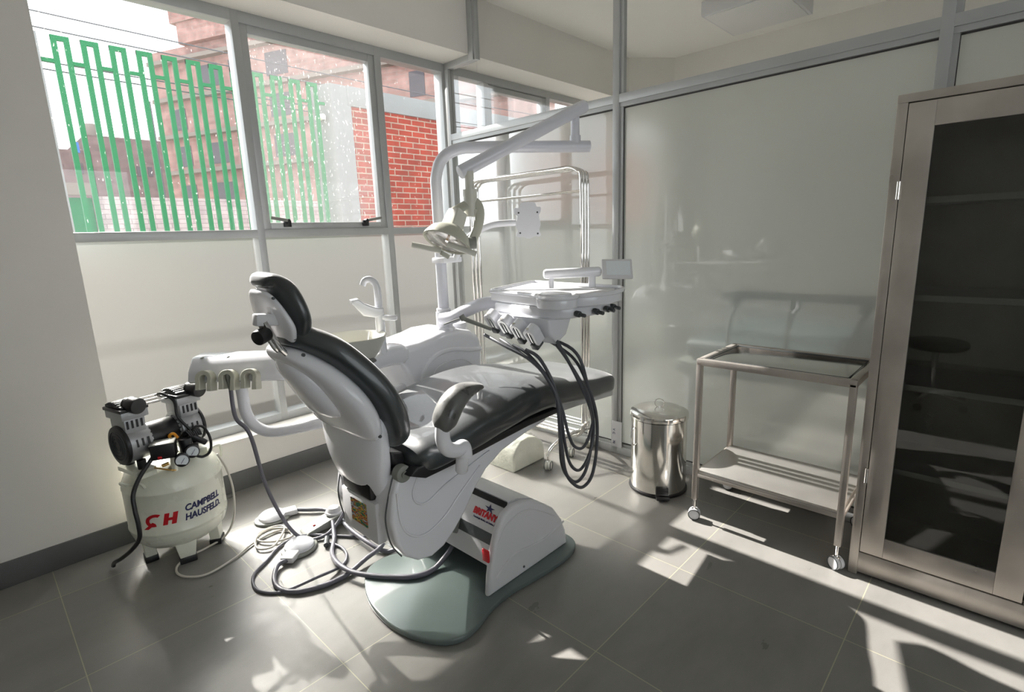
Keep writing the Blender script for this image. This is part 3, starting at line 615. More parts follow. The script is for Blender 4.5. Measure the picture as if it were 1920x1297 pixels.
# spittoon
b = MB(); b.lathe([(0, .868), (.035, .868), (.06, .885), (.10, .935), (.132, .992), (.138, 1.005), (.134, 1.008), (.126, 1.0), (.10, .955), (.06, .905), (0, .893)], Matrix.Translation((1.068, 1.928, 0)), 56)
b.build('spittoon_bowl', M['cream'], un, 60)
b = MB().pad([(1.06, .845, .05, .05), (1.15, .868, .07, .06), (1.25, .885, .09, .065), (1.35, .88, .10, .07)], 1.985, 5, 24, 3); b.cyl((1.068, 1.94, .84), (1.068, 1.93, .885), .035)
b.build('spittoon_bracket', M['white'], un)
b = MB().tube([(1.213, 1.945, .90), (1.213, 1.945, 1.00), (1.213, 1.945, 1.075)], .020, 16); b.build('faucet_column', M['white'], un)
b = MB().tube([(1.212, 1.947, 1.075), (1.214, 1.945, 1.14), (1.212, 1.948, 1.195), (1.197, 1.962, 1.222), (1.178, 1.978, 1.220), (1.170, 1.985, 1.200)], lambda t: .0165 - .004 * t, 14); b.build('cup_filler_spout', M['white'], un)
b = MB().prism([(0, 0), (.035, .012), (.085, .0), (.125, -.05), (.13, -.068), (.10, -.072), (.075, -.05), (.03, -.03), (0, -.025)], 'y', -.028, .028, .006, 3, T=basis((1.225, 1.935, 1.078), (-.93, .36, 0), (.36, .93, 0)) )
b.build('faucet_head', M['white'], un)
MB().bar((1.215, 1.94, 1.062), (1.268, 1.895, 1.058), .026, .022, .007).build('faucet_knob', M['white'], un)
MB().tube([(1.158, 1.948, 1.01), (1.15, 1.945, .985), (1.146, 1.943, .97)], .0035, 8).build('rinse_nozzle', M['white'], un)
# assistant tray
A0 = Vector((.585, 2.470, 0)); AD = Vector((.315, -.322, 0)).normalized(); AN = Vector((-AD.y, AD.x, 0))   # AN points away from camera
if AN.y < 0: AN = -AN
TA = Matrix(((AD.x, AN.x, 0, A0.x), (AD.y, AN.y, 0, A0.y), (0, 0, 1, 0), (0, 0, 0, 1)))
prof = [(0, .83), (.01, .822), (.16, .826), (.17, .85), (.17, .915), (.13, .928), (.055, .924), (.012, .872)]
b = MB(); 
t = MB().prism([(a, c) for a, c in prof], 'x', .012, .452, .010, 3); me = bpy.data.meshes.new('t'); t.bm.to_mesh(me); b.bm.from_mesh(me); bmesh.ops.transform(b.bm, matrix=TA, verts=b.bm.verts)
atr = b.build('assistant_tray', M['white'], un, 50)
for dx in (.10, .195, .285):
    h = MB(); T = TA @ Matrix.Translation((dx, 0, .845)) @ Matrix.Rotation(math.radians(-12), 4, 'X') @ Matrix.Scale(1.15, 4)
    arc = [(.030 * math.cos(a), .030 * math.sin(a)) for a in [math.radians(x) for x in range(-20, 201, 20)]]; inn = [(.014 * math.cos(a), .014 * math.sin(a)) for a in [math.radians(x) for x in range(200, -21, -20)]]
    outl = [(.028, -.045), (.010, -.045)] + [(.012, -.015)] + inn[::-1] + [(-.012, -.015), (-.013, -.040), (-.030, -.040)] + arc[::-1]
    outl = [(x, z) for x, z in outl]
    h.prism(outl, 'y', -.030, .012, .002, 1, T=T); h.build('instrument_holder', M['ivory'], atr)
T = TA @ Matrix.Translation((.195, -.012, .845))
h = MB(); h.lathe([(0, .026), (.010, .022), (.011, -.01), (.008, -.05), (.007, -.055), (0, -.055)], T, 16); h.build('suction_tip', M['grey'], atr)
hp = T @ Vector((0, 0, -.05))
MB().tube([hp, hp + Vector((.0, -.01, -.12)), Vector((.745, 2.27, .60)), Vector((.80, 2.33, .33)), Vector((.875, 2.36, .10)), Vector((.925, 2.30, .018)), Vector((1.0, 2.257, .014)), Vector((1.08, 2.28, .03)), Vector((1.16, 2.26, .12)), Vector((1.30, 2.10, .35)), Vector((1.38, 2.05, .40))], .0085, 12).build('suction_hose', M['hose'], atr)
MB().tube([(.776, 2.392, .835), (.776, 2.385, .74), (.776, 2.375, .67), (.79, 2.345, .615), (.83, 2.29, .585), (.90, 2.215, .592), (1.0, 2.115, .62), (1.10, 2.03, .65), (1.25, 2.02, .69), (1.40, 2.04, .70)], .0245, 20).build('assistant_arm', M['white'], un)
q = MB()
for dx, wd in ((.05, .018), (.155, .028)):
    q.pad([(.0, .0, .006, wd * .2), (.03, 0, .008, wd * .5), (.075, 0, .006, wd * .25)], 0, 4, 16, 2.0)
    bmesh.ops.transform(q.bm, matrix=Matrix.Identity(4), verts=q.bm.verts)
q.bm.free()
for dx in (.055, .165):
    q = MB().pad([(.0, .0, .006, .004), (.03, 0, .009, .012), (.085, 0, .006, .006)], 0, 4, 16, 2.0)
    bmesh.ops.transform(q.bm, matrix=TA @ Matrix.Translation((dx, .045, .921)) @ Matrix.Rotation(math.radians(70), 4, 'Z') , verts=q.bm.verts); q.build('tray_groove', M['grey'], atr)
# delivery (doctor) tray
tp = [(1.612, 1.675), (1.60, 1.60), (1.568, 1.375), (1.53, 1.335), (1.508, 1.285), (1.523, 1.235), (1.57, 1.205), (1.625, 1.215), (1.645, 1.235), (1.66, 1.205), (1.76, 1.165), (1.88, 1.180), (1.965, 1.235), (1.985, 1.30), (2.00, 1.60), (2.03, 1.74), (2.00, 1.79), (1.75, 1.725)]
z1 = 1.155
b = MB().prism(tp, 'z', 1.103, z1 - .012, .006)
dt = b.build('instrument_tray', M['white'], un, 50)
def inset(poly, d):
    c = Vector((sum(p[0] for p in poly) / len(poly), sum(p[1] for p in poly) / len(poly)))
    return [tuple(c + (Vector(p) - c) * (1 - d / (Vector(p) - c).length)) for p in poly]
rim = tp + [tp[0]]
MB().tube([(x, y, z1 - .008) for x, y in tp], .009, 10, 3, closed=True).build('tray_rim', M['white'], dt)
MB().prism(inset(tp, .03), 'z', z1 - .013, z1 - .009).build('tray_surface', M['white2'], dt)
MB().prism(spoly([(1.522, 1.285), (1.535, 1.24), (1.575, 1.22), (1.615, 1.235), (1.63, 1.30), (1.60, 1.35), (1.55, 1.34)], 3), 'z', z1 - .012, z1 + .006, .004).build('bur_pad', M['white'], dt)
ho = [(1.60, 1.64), (1.585, 1.52), (1.565, 1.40), (1.57, 1.30), (1.62, 1.255), (1.75, 1.225), (1.88, 1.235), (1.93, 1.29), (1.93, 1.60), (1.80, 1.66)]
b = MB().prism(ho, 'z', 1.055, 1.104, .012)
b.prism([(1.55, 1.06), (1.70, 1.06), (1.66, .985), (1.60, .955), (1.555, 1.0)], 'y', 1.295, 1.62, .012)
b.build('tray_housing', M['white'], dt, 50)
for x, y in ((1.655, 1.235), (1.745, 1.212), (1.825, 1.214), (1.895, 1.232)):
    k = MB().cyl((x, y + .01, 1.075), (x - .004, y - .012, 1.073), .0125, bev=.002); k.cyl((x - .004, y - .012, 1.073), (x - .008, y - .04, 1.070), .0075, bev=.002); k.build('valve_knob', M['dgrey'], dt)
hy = [1.60, 1.51, 1.43, 1.35]
for i, y in enumerate(hy):
    h = MB(); T = Matrix.Translation((1.535 - .01 * i, y, 1.045 - .012 * i)) @ Matrix.Rotation(math.radians(-35), 4, 'Y')
    arc = [(.028 * math.cos(a), .028 * math.sin(a)) for a in [math.radians(x) for x in range(-20, 201, 20)]]; inn = [(.013 * math.cos(a), .013 * math.sin(a)) for a in [math.radians(x) for x in range(-20, 201, 20)]]
    outl = [(.026, -.05), (.010, -.05), (.012, -.015)] + inn + [(-.012, -.015), (-.010, -.05), (-.026, -.05)] + arc[::-1]
    h.prism(outl, 'x', -.016, .03, .002, 1, T=T @ Matrix.Identity(4)); h.build('instrument_holder', M['white'], dt)
    g = MB(); g.bar(T @ Vector((.0, 0, -.072)), T @ Vector((0, 0, -.045)), .032, .045, .004); g.build('holder_base', M['dgrey'], dt)
    ip = T @ Vector((-.005, 0, 0))
    k = MB(); k.lathe([(0, .03), (.006, .03), (.008, .0), (.010, -.03), (.008, -.07), (0, -.07)], T @ Matrix.Translation((-.006, 0, 0)), 14); k.build('handpiece', M['steel'], dt)
# air-water syringe pointing out of the first holder
k = MB().cyl((1.50, 1.565, 1.005), (1.43, 1.66, 1.052), .008, .010); k.cyl((1.432, 1.655, 1.045), (1.425, 1.665, 1.065), .012); k.tube([(1.43, 1.66, 1.055), (1.405, 1.685, 1.045), (1.372, 1.715, 1.030)], .0028, 8)
k.build('air_water_syringe', M['grey'], dt)
# tubing loops from the tray
for i, (pts, r) in enumerate((
    ([(1.47, 1.575, .985), (1.45, 1.45, .96), (1.47, 1.30, .90), (1.50, 1.225, .78), (1.505, 1.215, .62), (1.515, 1.215, .50), (1.558, 1.215, .426), (1.611, 1.215, .390), (1.666, 1.215, .412), (1.705, 1.215, .49), (1.724, 1.215, .60), (1.70, 1.22, .70), (1.635, 1.24, .84), (1.60, 1.30, .97)], .0068),
    ([(1.475, 1.49, .975), (1.46, 1.40, .95), (1.485, 1.28, .87), (1.515, 1.225, .74), (1.520, 1.205, .60), (1.545, 1.20, .50), (1.60, 1.20, .448), (1.655, 1.20, .468), (1.70, 1.20, .54), (1.712, 1.205, .64), (1.68, 1.22, .76), (1.61, 1.26, .90), (1.61, 1.34, .975)], .0062),
    ([(1.465, 1.41, .962), (1.47, 1.33, .93), (1.50, 1.25, .83), (1.53, 1.222, .72), (1.545, 1.205, .62), (1.575, 1.20, .56), (1.63, 1.20, .535), (1.685, 1.205, .57), (1.73, 1.215, .66), (1.71, 1.235, .78), (1.655, 1.27, .90), (1.62, 1.42, .98)], .0062),
    ([(1.455, 1.335, .955), (1.475, 1.28, .92), (1.50, 1.23, .80), (1.498, 1.205, .62), (1.51, 1.195, .48), (1.56, 1.19, .405), (1.62, 1.19, .372), (1.68, 1.19, .40), (1.72, 1.195, .50), (1.728, 1.20, .64), (1.69, 1.215, .78), (1.65, 1.26, .93), (1.64, 1.50, .98)], .0068))):
    MB().tube(pts, r, 10).build('handpiece_tubing', M['hose_d'], dt)
b = MB().cyl((1.775, 1.512, 1.212), (1.955, 1.330, 1.215), .0215, n=28, bev=.014); hd = b.build('tray_handle', M['white'], dt)
MB().cyl((1.80, 1.487, 1.15), (1.80, 1.487, 1.20), .012).build('handle_post', M['white'], hd); MB().cyl((1.925, 1.36, 1.15), (1.925, 1.36, 1.20), .016).build('handle_post', M['white'], hd)
pb = basis((1.985, 1.270, 1.224), (.70, -.70, -.03), (.30, .28, .80))
cp = MB().box(-.066, .066, -.045, .045, -.008, .008, .004, T=pb).build('control_panel', M['white2'], dt)
MB().box(-.048, .056, -.030, .034, .008, .0095, T=pb).build('panel_screen', M['gauge'], cp)
MB().tube([(1.595, 2.00, 1.00), (1.60, 1.93, 1.012), (1.61, 1.84, 1.05), (1.635, 1.74, 1.085), (1.70, 1.65, 1.088)], .030, 18, 8).build('tray_arm', M['arm'], un)

# ================================================================== FOOT CONTROLS AND FLOOR HOSES
def round_pedal(cx, cy, ang, label, cord, r=.010):
    p = thing('foot_pedal', (cx, cy, 0), label, 'foot pedal', 'round dental foot pedals')
    R = Matrix.Translation((cx, cy, 0)) @ Matrix.Rotation(ang, 4, 'Z')
    k = MB(); k.lathe([(0, .002), (.073, .002), (.076, .006), (.073, .012), (.06, .016), (0, .016)], R @ Matrix.Diagonal((1.15, 1, 1, 1)), 40); k.build('pedal_base', M['grey'], p)
    k = MB(); k.lathe([(0, .046), (.02, .045), (.05, .039), (.064, .028), (.066, .016), (0, .016)], R, 40); k.build('pedal_dome', M['white'], p)
    k = MB(); k.box(.045, .118, -.030, .030, .004, .032, .006, T=R); k.build('cord_block', M['white2'], p)
    c0 = R @ Vector((.112, 0, .018)); MB().tube([c0] + cord, r, 14).build('pedal_cord', M['hose'], p); return p
round_pedal(.915, 2.635, math.radians(-15), 'round white foot pedal farther from camera, near the grey baseboard', [(1.07, 2.548, .018), (1.125, 2.48, .018), (1.13, 2.35, .03), (1.101, 2.194, .034), (1.099, 2.024, .03), (1.13, 1.92, .012), (1.19, 1.86, .04), (1.25, 1.80, .06)])
round_pedal(.885, 2.262, math.radians(218), 'round white foot pedal nearer camera, inside the coiled hoses', [(.751, 2.184, .018), (.702, 2.101, .012), (.698, 2.018, .012), (.740, 1.954, .012), (.828, 1.912, .012), (.922, 1.905, .012), (1.032, 1.925, .026), (1.115, 1.94, .034), (1.20, 1.99, .05)])
p = thing('foot_switch', (1.06, 2.36, 0), 'wedge shaped grey foot switch with a small round button, beside dental chair', 'foot switch')
Rm = basis((.95, 2.372, 0), (.92, -.12, 0), (.12, .92, 0))
MB().prism([(0, .004), (.02, .02), (.16, .055), (.235, .055), (.24, .004)], 'y', -.045, .045, .006, T=Rm).build('switch_body', M['grey'], p)
k = MB(); k.lathe([(0, .085), (.025, .082), (.033, .07), (.035, .055), (0, .055)], Rm @ Matrix.Translation((.165, .01, 0)), 28); k.lathe([(0, .062), (.042, .062), (.044, .054), (0, .054)], Rm @ Matrix.Translation((.165, .01, 0)), 28); k.build('round_button', M['white2'], p)
MB().box(.05, .062, -.012, -.004, .030, .034, T=Rm).build('red_mark', M['red'], p)
MB().tube([Rm @ Vector((.235, 0, .03)), (1.22, 2.30, .03), (1.27, 2.2, .06), (1.33, 2.1, .12)], .007).build('switch_cord', M['hose'], p)
def loose(name, pts, r, m, label, cat='hose'):
    o = MB().tube(pts, r, 12).build(name, m); return tag(o, label, cat)
supply_pts = ([(1.10, 2.36, .05), (1.032, 2.214, .012), (.960, 2.098, .012), (.924, 1.971, .034), (.937, 1.861, .034), (1.002, 1.743, .036), (1.089, 1.643, .038), (1.186, 1.627, .040), (1.313, 1.64, .10)]); MB().tube(supply_pts, .0105, 12).build('supply_hose', M['hose'], ch)
loose('thin_hose', [(1.20, 2.06, .012), (1.127, 2.118, .008), (1.033, 2.242, .008), (.950, 2.345, .008), (.842, 2.352, .008), (.741, 2.276, .008), (.666, 2.218, .008), (.635, 2.147, .008), (.639, 2.076, .008), (.697, 2.009, .008), (.813, 1.962, .028), (.942, 1.984, .008), (.998, 2.038, .008), (1.014, 2.115, .008), (.998, 2.19, .008)], .0062, M['hose'], 'thinnest grey hose, coiled in a wide loop around the nearer round pedal')
loose('hose_connector', [(.972, 2.175, .014), (.985, 2.20, .014), (1.005, 2.232, .014)], .012, M['dgrey'], 'short dark connector lying on the floor among the grey hoses', 'connector')

# ================================================================== COMPRESSOR
cx, cy = .535, 2.70
co = thing('air_compressor', (cx, cy, 0), 'cream oil free air compressor with black twin pump heads against the left wall', 'air compressor')
k = MB(); k.lathe([(0, .062), (.06, .064), (.11, .072), (.155, .092), (.182, .122), (.194, .16), (.195, .17), (.1965, .172), (.1965, .178), (.195, .180), (.195, .355), (.1965, .357), (.1965, .363), (.195, .365), (.192, .385), (.178, .418), (.15, .445), (.10, .463), (0, .470)], Matrix.Translation((cx, cy, 0)), 72)
tank = k.build('tank', M['tank'], co, 50)
def wrapf(a0, z0):
    def f(bm):
        for v in bm.verts:
            u, w, t_ = v.co; a = a0 + u / .195; r = .1955 + t_ + .0006
            v.co = Vector((cx + r * math.cos(a), cy + r * math.sin(a), z0 + w))
    return f
ac = math.atan2(-cy, -cx)   # toward camera
text_mb('CAMPBELL', .040, None, shear=.2, offset=.0014, wrap=wrapf(ac + .10, .262), align='LEFT', xs=.86).build('maker_lettering', M['navy'], tank)
text_mb('HAUSFELD.', .040, None, shear=.2, offset=.0014, wrap=wrapf(ac + .08, .220), align='LEFT', xs=.84).build('maker_lettering', M['navy'], tank)
lg = MB()   # red CH emblem
import math as _m
def ringarc(c, ro, ri, a0, a1, sh=.25, n=16):
    o_ = [(c[0] + ro * _m.cos(_m.radians(a0 + (a1 - a0) * i / n)), c[1] + ro * .8 * _m.sin(_m.radians(a0 + (a1 - a0) * i / n))) for i in range(n + 1)]
    i_ = [(c[0] + ri * _m.cos(_m.radians(a1 - (a1 - a0) * i / n)), c[1] + ri * .8 * _m.sin(_m.radians(a1 - (a1 - a0) * i / n))) for i in range(n + 1)]
    return o_ + i_
for i in range(18):
    a_, b_ = _m.radians(55 + 235 * i / 18), _m.radians(55 + 235 * (i + 1) / 18); t = bmesh.new()
    q_ = [(-.118 + r_ * _m.cos(t_), .8 * r_ * _m.sin(t_)) for r_, t_ in ((.036, a_), (.036, b_), (.020, b_), (.020, a_))]
    t.faces.new([t.verts.new((x + .25 * y, y, .0008)) for x, y in q_]); lg.merge(t)
for poly in ([(-.158, -.040), (-.138, -.040), (-.112, -.015), (-.125, -.008)], [(-.082, .026), (-.064, .026), (-.064, -.026), (-.082, -.026)], [(-.050, .026), (-.032, .026), (-.032, -.026), (-.050, -.026)], [(-.070, .005), (-.045, .005), (-.045, -.007), (-.070, -.007)]):
    t = bmesh.new(); pts = [(x + .25 * y, y) for x, y in poly]
    A = [t.verts.new((x, y, 0)) for x, y in pts]; B = [t.verts.new((x, y, .0008)) for x, y in pts]
    t.faces.new(A[::-1]); t.faces.new(B)
    for i in range(len(A)): t.faces.new((A[i], A[(i + 1) % len(A)], B[(i + 1) % len(A)], B[i]))
    bmesh.ops.triangulate(t, faces=t.faces); bmesh.ops.subdivide_edges(t, edges=[e for e in t.edges if e.calc_length() > .012], cuts=3)
    lg.merge(t)
wrapf(ac + .11, .246)(lg.bm); lg.build('maker_emblem', M['red'], tank)
for a in (ac + .02, ac + 1.25, ac + PI + .2, ac - 1.45):
    px, py = cx + .135 * math.cos(a), cy + .135 * math.sin(a)
    k = MB(); k.prism([(-.042, .10), (.042, .10), (.030, .028), (-.030, .028)], 'y', -.022, .022, .004, T=Matrix.Translation((px, py, 0)) @ Matrix.Rotation(a + PI / 2, 4, 'Z')); k = k.build('tank_foot', M['tank'], co)
    MB().box(-.034, .034, -.026, .026, .0, .030, .005, T=Matrix.Translation((px, py, 0)) @ Matrix.Rotation(a + PI / 2, 4, 'Z')).build('rubber_foot', M['black'], k)
# saddle and motor: pump axis along AX
AX = Vector((.97, .24, 0)).normalized(); AYv = Vector((-AX.y, AX.x, 0)); pc = Vector((.505, 2.66, .585))
def PT(u, v, w): return pc + AX * u + AYv * v + Vector((0, 0, w))
PB = Matrix(((AX.x, AYv.x, 0, pc.x), (AX.y, AYv.y, 0, pc.y), (0, 0, 1, pc.z), (0, 0, 0, 1)))
for s_ in (-1, 1):
    k = MB(); k.box(min(.07 * s_, .15 * s_), max(.07 * s_, .15 * s_), -.075, .075, -.128, -.108, .003, T=PB); k.box(min(.07 * s_, .15 * s_), max(.07 * s_, .15 * s_), -.075, -.068, -.145, -.108, T=PB)
    k.build('pump_saddle', M['tank'], co)
k = MB().cyl(PT(-.06, 0, 0), PT(.06, 0, 0), .062, n=40, bev=.003); mo = k.build('motor_barrel', M['black'], co)
for s_ in (-1, 1):
    k = MB()
    for i in range(22):
        a = 2 * PI * i / 22; k.box(-.003 + .058 * s_, .003 + .058 * s_, -.006, .006, .060, .066, T=PB @ Matrix.Rotation(a, 4, 'X'))
    k.build('motor_fin_ring', M['diecast'], mo)
for s_ in (-1, 1):
    hb_ = MB(); hb_.cyl(PT(.062 * s_, 0, 0), PT(.148 * s_, 0, 0), .078, .082, n=40, bev=.004)
    hb_.box(min(.070 * s_, .150 * s_), max(.070 * s_, .150 * s_), -.058, .058, .05, .122, .006, T=PB)
    hb_.box(min(.058 * s_, .160 * s_), max(.058 * s_, .160 * s_), -.070, .066, .115, .150, .004, T=PB)
    hd_ = hb_.build('pump_head', M['diecast'], co, 40)
    for j in range(4): MB().box(.085 * s_ - .004 + .018 * s_ * j, .085 * s_ + .004 + .018 * s_ * j, -.0600, -.056, .075, .108, T=PB).build('vent_slot', M['black'], hd_)
    for j in range(3): MB().box(.08 * s_ + .022 * s_ * j - .003, .08 * s_ + .022 * s_ * j + .003, -.084, -.079, -.02, .012, T=PB @ Matrix.Rotation(-.2, 4, 'X')).build('vent_slot', M['black'], hd_)
    f = MB(); f.box(min(.056 * s_, .164 * s_), max(.056 * s_, .164 * s_), -.074, .070, .148, .162, .003, T=PB)
    for j in range(9): f.box(-.045, .045, -.056 + .0135 * j, -.047 + .0135 * j, .160, .187 - .0009 * abs(j - 4) ** 2, .002, T=PB @ Matrix.Translation((.11 * s_, 0, 0)))
    f.box(-.046, .046, -.062, .066, .160, .174, .006, T=PB @ Matrix.Translation((.11 * s_, 0, 0)))
    f.build('finned_cylinder_cap', M['black'], hd_)
    f = MB().cyl(PT(.125 * s_ + .012, -.058, .176), PT(.125 * s_ + .020, -.105, .170), .034, .033, n=32, bev=.004); f.cyl(PT(.125 * s_ + .006, -.04, .177), PT(.125 * s_ + .012, -.064, .176), .027, n=24); f.build('air_filter', M['black'], hd_)
    f = MB().cyl(PT(.146 * s_, 0, 0), PT(.162 * s_, 0, 0), .086, .084, n=44, bev=.005)
    fan = f.build('fan_cover', M['black'], hd_)
    f = MB()
    for rr in (.022, .036, .050, .064): f.tube([PT(.163 * s_, rr * math.cos(2 * PI * i / 24), rr * math.sin(2 * PI * i / 24)) for i in range(24)], .0022, 6, 1, closed=True)
    for i in range(8): a = PI / 4 * i; f.bar(PT(.163 * s_, .012 * math.cos(a), .012 * math.sin(a)), PT(.163 * s_, .074 * math.cos(a), .074 * math.sin(a)), .003, .004)
    f.cyl(PT(.160 * s_, 0, 0), PT(.168 * s_, 0, 0), .013); 
    f.build('fan_grille', M['dgrey'], fan) if False else f.bm.free()
    f = MB()
    for rr in (.022, .036, .050, .064): f.tube([PT(.163 * s_, rr * math.cos(2 * PI * i / 24), rr * math.sin(2 * PI * i / 24)) for i in range(24)], .0022, 6, 1, closed=True)
    f.build('fan_rings', M['dgrey'], hd_)
    for v in (-.05, .05): MB().cyl(PT(.11 * s_, v, -.125), PT(.11 * s_, v, -.07), .017).build('rubber_mount', M['black'], hd_)
for v, w in ((.0, .160), (.02, .168), (-.018, .150)): MB().cyl(PT(-.07, v, w), PT(.07, v, w), .0055, n=12).build('head_pipe', M['chrome'], co)
# pressure switch, gauges, fittings
fx = Vector((.50, 2.545, 0))
k = MB(); SB = basis((.488, 2.545, .548), (.93, -.37, 0), (.37, .93, 0)); k.box(-.045, .045, -.035, .035, -.035, .028, .005, T=SB); sw = k.build('pressure_switch', M['black'], co)
MB().box(-.046, .046, -.036, .036, .028, .034, .003, T=SB).build('switch_lid', M['grey'], sw)
MB().box(-.02, -.004, -.040, -.034, -.03, -.018, .003, T=SB).build('red_lever', M['red'], sw)
k = MB().cyl((.515, 2.545, .44), (.515, 2.545, .515), .012, n=16); k.cyl((.515, 2.545, .50), (.60, 2.56, .505), .008); k.build('manifold', M['tank'], co)
MB().cyl((.575, 2.565, .495), (.575, 2.565, .565), .026, bev=.003).build('regulator', M['black'], co)
for gx, gy, gz in ((.538, 2.505, .497), (.588, 2.535, .512)):
    g = MB().cyl((gx, gy, gz), (gx - .006, gy - .028, gz + .002), .028, n=32, bev=.003); g = g.build('pressure_gauge', M['black'], co)
    MB().cyl((gx - .0058, gy - .0275, gz + .002), (gx - .0062, gy - .0292, gz + .002), .0235, n=32).build('gauge_dial', M['gauge'], g)
    MB().bar((gx - .012, gy - .030, gz - .010), (gx + .004, gy - .0305, gz + .012), .002, .0015).build('gauge_needle', M['navy'], g)
MB().tube([(.43, 2.59, .475), (.47, 2.55, .462), (.50, 2.53, .452), (.515, 2.535, .445)], .0035, 8).build('brass_pipe', M['brass'], co)
MB().cyl((.470, 2.54, .478), (.495, 2.535, .484), .007).build('brass_valve', M['brass'], co)
MB().tube([(.535, 2.60, .56), (.525, 2.59, .585), (.54, 2.58, .592), (.552, 2.58, .57)], .006, 10).build('orange_tube', M['orange'], co)
MB().tube([(.455, 2.545, .535), (.43, 2.54, .51), (.385, 2.53, .46), (.352, 2.52, .40), (.345, 2.50, .34), (.345, 2.485, .28), (.340, 2.49, .22), (.315, 2.54, .16), (.285, 2.62, .10), (.270, 2.72, .045), (.268, 2.76, .012)], .0085, 12).build('power_cord', M['black'], co)
MB().tube([PT(.03, .03, .16), PT(.03, -.005, .175), PT(.055, -.05, .14), (.57, 2.60, .66), (.60, 2.59, .60), (.625, 2.585, .55), (.64, 2.58, .53)], .006, 10).build('plug_cord', M['black'], co)
MB().tube([(.60, 2.58, .56), (.62, 2.57, .60), (.655, 2.575, .59), (.675, 2.575, .53), (.665, 2.565, .475), (.63, 2.555, .462), (.60, 2.55, .48)], .006, 10).build('plug_cord', M['black'], co)
k = MB()
for i in range(7): k.tube([(.565 + .008 * i, 2.585, .565), (.585 + .008 * i, 2.575, .590), (.60 + .007 * i, 2.57, .560)], .0045, 6, 4)
k.build('cord_bundle', M['black'], co)
MB().bar((.605, 2.575, .562), (.655, 2.565, .518), .022, .024, .006).build('power_plug', M['black'], co)
MB().tube([(.345, 2.63, .40), (.33, 2.61, .43), (.36, 2.60, .415), (.39, 2.56, .42), (.40, 2.55, .40)], .006, 8).build('lift_handle', M['tank'], co)
MB().tube([(.66, 2.62, .43), (.68, 2.60, .475), (.725, 2.63, .465), (.725, 2.64, .41)], .006, 8).build('lift_handle', M['tank'], co)
wh = loose('air_hose', [(.70, 2.60, .44), (.725, 2.585, .36), (.735, 2.57, .25), (.72, 2.57, .12), (.68, 2.60, .03), (.60, 2.60, .008), (.52, 2.585, .008), (.462, 2.545, .008), (.445, 2.48, .008), (.47, 2.415, .008), (.533, 2.375, .008), (.653, 2.409, .008), (.76, 2.47, .008), (.866, 2.49, .008), (.915, 2.45, .008), (.90, 2.38, .010), (.83, 2.395, .012), (.78, 2.46, .012), (.80, 2.53, .008), (.87, 2.545, .008), (.915, 2.50, .012), (.87, 2.42, .016), (.80, 2.36, .012), (.75, 2.40, .012), (.78, 2.49, .016), (.86, 2.52, .016), (.92, 2.45, .016)], .0048, M['hose_w'], 'thin white air hose running from compressor and coiled on the sunny floor')

# ================================================================== CHROME FOLDING SCREEN
sc = thing('folding_screen', (2.54, 2.3, 0), 'chrome tubular folding screen frame without cloth, folded against the glass partition', 'screen frame')
for i, X in enumerate((2.50, 2.545, 2.59)):
    y0, y1 = 1.835 + .012 * i, 2.765 + .012 * i; z0, z1 = .145, 1.745; R = .085
    pts = [(X, y0, z0 + .10)]
    pts += [(X, y0, .6), (X, y0, 1.2), (X, y0, z1 - R), (X, y0 + .025, z1 - .025), (X, y0 + R, z1), (X, 2.0, z1), (X, 2.5, z1), (X, y1 - R, z1), (X, y1 - .025, z1 - .025), (X, y1, z1 - R), (X, y1, 1.2), (X, y1, .6), (X, y1, z0 + R), (X, y1 - .025, z0 + .025), (X, y1 - R, z0), (X, 2.5, z0), (X, 2.0, z0), (X, y0 + R, z0), (X, y0 + .025, z0 + .025), (X, y0, z0 + R)]
    pf = MB().tube(pts, .0115, 14, 5).build('panel_frame', M['chrome'], sc)
    for z_ in (1.615, .225): MB().cyl((X, y0, z_), (X, y1, z_), .0045, n=10).build('curtain_rod', M['chrome'], pf)
def caster(k_, x, y, m_w, par, ang=0.0, zt=.09):
    R = Matrix.Translation((x, y, 0)) @ Matrix.Rotation(ang, 4, 'Z')
    c = MB()
    for s_ in (-1, 1): c.lathe([(0, .006 * 1), (.022, .006), (.027, .004), (.028, -.002), (.026, -.010), (0, -.010)], R @ Matrix.Translation((0, .012 * s_, .028)) @ Matrix.Rotation(PI / 2 * -s_, 4, 'X'), 28)
    c = c.build('caster', m_w, par)
    f = MB(); f.cyl(R @ Vector((0, 0, .03)), R @ Vector((0, 0, zt)), .006, n=10); f.box(-.014, .014, -.008, .008, .03, .056, .003, T=R); f.build('caster_stem', M['chrome'], c)
    r_ = MB()
    for s_ in (-1, 1): r_.tube([R @ Vector((.026 * math.cos(a), .0185 * s_, .028 + .026 * math.sin(a))) for a in [2 * PI * i / 20 for i in range(20)]], .0022, 6, 1, closed=True)
    r_.build('caster_tyre', M['dgrey'], c)
MB().tube([(2.262, 1.918, .085), (2.275, 1.915, .12), (2.33, 1.905, .155), (2.42, 1.885, .18), (2.50, 1.86, .19), (2.545, 1.848, .195)], .011, 12).build('foot_bar', M['chrome'], sc); k = MB().tube([(2.70, 1.93, .085), (2.69, 1.925, .12), (2.66, 1.90, .155), (2.60, 1.86, .185), (2.545, 1.848, .195)], .011, 12)
k.build('foot_bar', M['chrome'], sc)
MB().tube([(2.40, 2.85, .085), (2.42, 2.84, .12), (2.50, 2.80, .17), (2.56, 2.785, .18)], .011, 12).build('foot_bar', M['chrome'], sc); k = MB().tube([(2.69, 2.86, .085), (2.67, 2.85, .12), (2.62, 2.80, .165), (2.56, 2.785, .18)], .011, 12); k.build('foot_bar', M['chrome'], sc)
for x, y in ((2.262, 1.918), (2.50, 1.935), (2.695, 1.93), (2.40, 2.85), (2.69, 2.86)): caster('c', x, y, M['cream'], sc, .4, .10 if x != 2.50 else .16)

